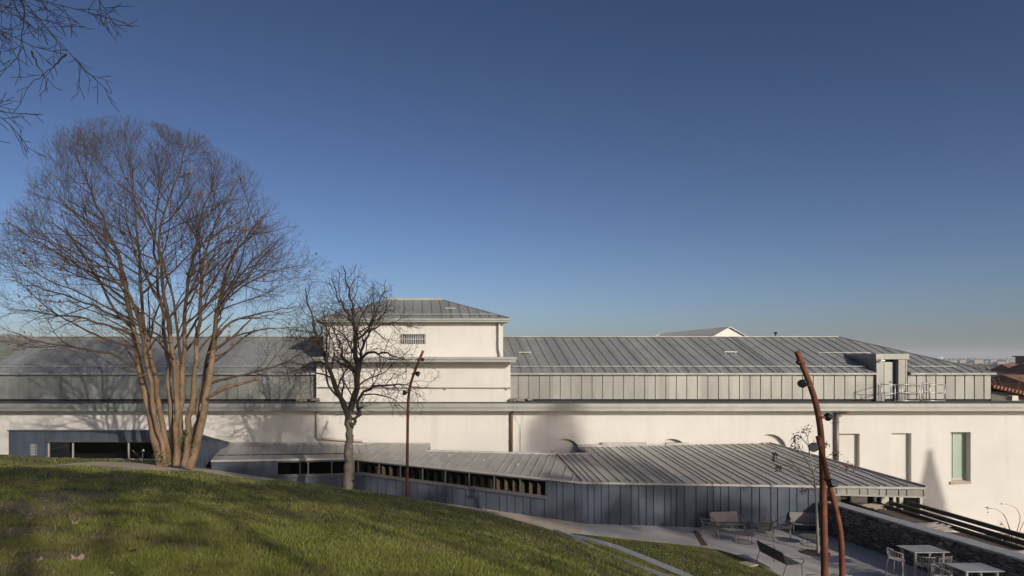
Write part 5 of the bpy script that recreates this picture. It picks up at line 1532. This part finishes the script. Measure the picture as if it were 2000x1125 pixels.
leaf(lawn_hit(263, 1083), .11, 2.2, .8, 'dark crumpled leaf right of the largest pale leaf', ldk)
leaf(lawn_hit(35, 1119), .10, .2, .9, 'brown leaf in the bottom left corner', ldk)
leaf(lawn_hit(146, 1027), .09, .2, .5, 'grey twisted leaf on the bare earth patch', ltan)
n = 900
px = rng.uniform(-50, 650, n); py = rng.uniform(925, 1125, n)
lp = []
for a, b in zip(px, py):
    if rng.uniform() < .55 * math.exp(-(a / 330)): lp.append(lawn_hit(a, b))
lp = np.array([tuple(p) for p in lp]); lp[:, 2] += .025
props(quads(lp, .05, 'leaf_litter', leafy('leaf_litter', (.12, .085, .055), (.36, .29, .22), .8, .1), None), 'scattered bits of dry leaf on the thin grass', 'leaf litter', None, 'stuff')

# ------------------------------------------------------------------ beyond: houses, town, hills
def house(label, x0, x1, y0, y1, zb_, zt_, roof, wmat, rmat, rise=1.2, group=None, wins=0, name='house', cat='house', wm=None):
    t = thing(name, label, cat, ((x0 + x1) / 2, y0, zb_), group)
    m = MB(); m.box(x0, x1, y0, y1, zb_, zt_); m.build('wall', wmat, t)
    m = MB(); e = .4
    if roof == 'gable':      # ridge along x
        yc = (y0 + y1) / 2
        v = [(x0 - e, y0 - e, zt_), (x1 + e, y0 - e, zt_), (x1 + e, y1 + e, zt_), (x0 - e, y1 + e, zt_), (x0 - e, yc, zt_ + rise), (x1 + e, yc, zt_ + rise)]
        m.add(v, [(0, 1, 5, 4), (2, 3, 4, 5), (0, 4, 3), (1, 2, 5), (3, 2, 1, 0)])
    else:
        m.box(x0 - e, x1 + e, y0 - e, y1 + e, zt_ + .003, zt_ + .25)
    m.build('roof', rmat, t)
    for i in range(wins):
        x = x0 + (i + .5) * (x1 - x0) / wins
        MB().box(x - (x1 - x0) / wins * .18, x + (x1 - x0) / wins * .18, y0 - .05, y0 + .05, zb_ + (zt_ - zb_) * .45, zb_ + (zt_ - zb_) * .78).build('window', wm or M['frame'], t)
    return t
far = lambda c, n: simple('render_' + n, c, .9, 0, .1, .5)
cream, yel, pink, grey, whit, conc = far((.62, .55, .43), 'cream'), far((.58, .42, .20), 'ochre'), far((.50, .22, .14), 'salmon'), far((.15, .16, .18), 'slate'), far((.72, .70, .66), 'white'), far((.40, .40, .40), 'concrete')
# gabled building behind the long roof
D0 = 70
t = thing('gabled_building', 'white gabled building with grey seam roof rising behind the long ridge', 'building', (32.6, D0, -9))
ax_, z_a, z_e = KX(1424, D0), KZ(637.5, D0), KZ(657, D0)
gxl, gxr = KX(1389, D0), KX(1461, D0)
m = MB(); m.add([(gxl, D0, -9), (gxr, D0, -9), (gxr, D0, z_e), (ax_, D0, z_a - .12), (gxl, D0, z_e), (gxl, 90, -9), (gxr, 90, -9), (gxr, 90, z_e), (ax_, 90, z_a - .12), (gxl, 90, z_e)], [(0, 1, 2, 3, 4), (9, 8, 7, 6, 5), (0, 5, 6, 1), (1, 6, 7, 2), (4, 9, 5, 0)]); m.build('wall', whit, t)
m = MB()
sl3 = (z_a - z_e) / (ax_ - gxl)
roof_plane(m, [(gxl - .3, D0 - .2), (ax_, D0 - .2), (ax_, 88), (gxl - .3, 91)], lambda x, y: z_a + (x - ax_) * sl3, (1, 0), (gxl, D0), -np.arange(.4, 20, .6), .1)
roof_plane(m, [(ax_, D0 - .2), (gxr + .3, D0 - .2), (gxr + .3, 91), (ax_, 88)], lambda x, y: z_a - (x - ax_) * sl3, (1, 0), (gxl, D0), -np.arange(.4, 20, .6), .1)
m.build('roof', M['zinc_roof'], t)
# tiled house next to the right end of the ledge
t = thing('tiled_house', 'house end with weathered terracotta tile roof beyond the right end of the ledge', 'house', (36, 40, -9))
m = MB(); hx0 = KX(1936, 39.5)
m.hexa([(hx0, 39.5, -9), (45, 39.5, -9), (45, 47, -9), (hx0, 47, -9)], [(hx0, 39.5, KZ(764, 39.5)), (45, 39.5, KZ(790, 39.5)), (45, 47, -3), (hx0, 47, -1.5)]); m.build('wall', simple('shade_dark_render', (.12, .11, .10), .9, 0, .25, 2), t)  # shade of this wall is put into its dark colour
m = MB()
zt0 = lambda x, y: KZ(756, 39.0) - (x - hx0) * .22 + (y - 39) * .10
for i in range(48):
    x = hx0 - .3 + i * .21
    m.tube([(x, 38.9, zt0(x, 38.9)), (x, 43, zt0(x, 43)), (x, 47, zt0(x, 47))], .075, 6)
m.prism([(hx0 - .3, 39), (45, 39), (45, 47), (hx0 - .3, 47)], lambda x, y: zt0(x, y) - .12, lambda x, y: zt0(x, y))
rf = m.build('roof', M['tile'], t)
m = MB(); c = P(1980, 779, 38.3); m.box(c.x - .17, c.x + .17, 38.2, 38.6, -2.36, c.z + .18); m.build('chimney', cream, rf)
# town houses to the right
PL = -14.0
def hs(label, px0, px1, pyt, pyb, D, roof, wmat, rmat, rise, wins=0, dep=None, **kw):
    dep = dep or (9 if D < 160 else 12)
    return house(label, KX(px0, D + dep), max(KX(px1, D), KX(px0, D + dep) + 4), D, D + dep, min(KZ(pyb, D), PL), KZ(pyt, D), roof, wmat, rmat, rise, 'town houses beyond the long roof', wins, **kw)
tile = M['tile']; rdk = simple('dark_roof_tiles', (.25, .115, .08), .9, 0, .3, .5)
hs('tall slate grey block with flat roof at the right edge', 1983, 2050, 697, 730, 150, 'flat', grey, rdk, 0, 3)
hs('yellow house with white bars below the tiled roofs', 1955, 1976, 729, 738, 110, 'gable', yel, rdk, 1.6, 3, wm=whit)
hs('salmon house with white eave right beside the zinc corner', 1925, 1962, 748, 760, 70, 'gable', pink, rdk, .8, dep=5)
hs('long house with dark brick red roof left of the grey block', 1935, 1990, 726, 740, 135, 'gable', cream, rdk, 1.5, 4, dep=6)
hs('small cream tower house beside the grey block', 1976, 1984, 715, 735, 140, 'flat', cream, tile, 0, 1)
hs('dark roofed low house under the grey block', 1990, 2040, 735, 752, 90, 'gable', grey, rdk, 1.4, 2)
hs('grey flat shed behind the brick red roof', 1955, 1978, 716, 730, 190, 'flat', grey, conc, 0, 0)
i = 0
whites = [(1896, 1911, 710, 1400), (1908, 1926, 712, 1200), (1922, 1938, 710.5, 1500), (1931, 1944, 713.5, 1100), (1940, 1958, 710, 1450), (1952, 1966, 711.5, 1250), (1962, 1980, 711, 1350), (1905, 1918, 715, 950)]
for a, b, t_, D in whites:
    house('pale low industrial hall far off on the plain', KX(a, D), KX(b, D), D, D + 60, PL, KZ(t_, D) , 'flat', whit if i % 2 else cream, conc, 0, 'pale halls far off on the plain'); i += 1
# distant town and tree line: one mass
n = 1500
a = rng.uniform(1500, 2300, n); D = rng.uniform(1500, 5200, n); hgt = rng.uniform(4, 11, n) * (1 + (rng.uniform(size=n) > .985) * 1.2)
m = MB()
for u_, d_, h_ in zip(a, D, hgt):
    x = KX(u_, d_); ww = random.uniform(8, 26)
    m.box(x - ww / 2, x + ww / 2, d_, d_ + 14, PL - 1, PL + h_)
props(m.build('distant_town', far((.30, .25, .22), 'distant')), 'distant town on the plain along the horizon', 'town', None, 'stuff')
n = 9000
a = rng.uniform(1480, 2350, n); D = np.concatenate([rng.uniform(500, 1050, n // 3), rng.uniform(1700, 6000, n - n // 3)])
c = np.stack([(a - CX) / F * D, D, PL + rng.uniform(0, 1, n) * np.where(D < 1100, 5, 13)], 1)
props(quads(c, 9.0, 'distant_trees', M['farwood'], None), 'dark line of distant bare trees on the plain', 'trees', None, 'stuff')
# bare tree among the houses
bb = Vector((KX(1980, 62), 62, -12))
t = thing('town_tree', 'bare twiggy tree standing among the roofs at the right edge', 'tree', bb)
cr = TB(); random.seed(8)
cr.add([bb, bb + Vector((.1, 0, 4)), bb + Vector((0, 0, 7))], [.3, .2, .12], 7); cr.build('trunk', M['twig'], t)
cr = TB()
pr = [(.5, .1, .02, .4, .5, .8), (.3, .2, .02, .3, .4, .8), (.25, .2, 0, .4, .3, .7)]
for k in range(12): grow(cr, bb + Vector((0, 0, 5 + .2 * k)), Vector((random.uniform(-1, 1), random.uniform(-1, 1), .9)).normalized(), 4.2, .07, 0, pr, yes)
cr.build('crown', M['twig'], t)
m = MB(); x = KX(1839, 200); m.tube([(x, 200, -14), (x, 200, KZ(697, 200))], .12, 6); m.bar((x - .9, 200, KZ(699, 200)), (x + .9, 200, KZ(699, 200)), .08, .08)
props(m.build('antenna', M['steel']), 'thin aerial mast above the right hip of the long roof', 'aerial')
# hill with fields and bare wood on the left
def hill_z(x, y):
    px = x / np.maximum(y, 1) * F + CX
    top = np.interp(px, [-1500, -400, 0, 120, 300, 600], [40, 40, 31, 24, 6, -6])
    return PL - 2 + (top - PL) * np.clip((y - 330) / 720, 0, 1) ** 1.1 * np.clip((1900 - y) / 500, 0, 1)
hx = np.linspace(-1900, 60, 70); hy = np.linspace(300, 1950, 50)
props(grid_mesh('hills', hx, hy, hill_z, M['field']), kind='structure')
n = 14000
a = rng.uniform(-500, 420, n); D = rng.uniform(880, 1250, n); x = (a - CX) / F * D
c = np.stack([x, D, hill_z(x, D) + rng.uniform(-1, 9, n) * np.clip((350 - a) / 300, .2, 1)], 1)
props(quads(c, 7.0, 'far_wood', M['farwood'], None), 'brownish bare wood on the hill crest at the left', 'wood', None, 'stuff')
for i, (a, b, D, mt) in enumerate(((-6, 4, 420, whit), (3, 8, 400, cream), (9, 14, 450, cream), (12, 18, 430, whit), (-14, -5, 380, cream))):
    x0, x1 = KX(a, D), KX(b, D); zz = float(hill_z(np.array((x0 + x1) / 2), np.array(float(D))))
    house('small pale house at the foot of the wooded hill, far left', x0, x1, D, D + 8, zz - 1, zz + 4.5, 'gable', mt, tile, 1.6, 'pale houses under the wooded hill')
# ------------------------------------------------------------------ the air: haze over the plain
hz = MB(); hz.box(-7000, 7000, -300, 7500, -16.5, 62)
hk = bpy.data.materials.new('haze_air'); hk.use_nodes = True
ht = hk.node_tree; ht.nodes.clear()
ho = ht.nodes.new('ShaderNodeOutputMaterial'); hv = ht.nodes.new('ShaderNodeVolumePrincipled')
hv.inputs['Color'].default_value = (0.84, 0.90, 0.97, 1)
hv.inputs['Density'].default_value = 0.00022
hv.inputs['Anisotropy'].default_value = -0.15
ht.links.new(hv.outputs[0], ho.inputs['Volume'])
props(hz.build('haze', hk), kind='stuff')
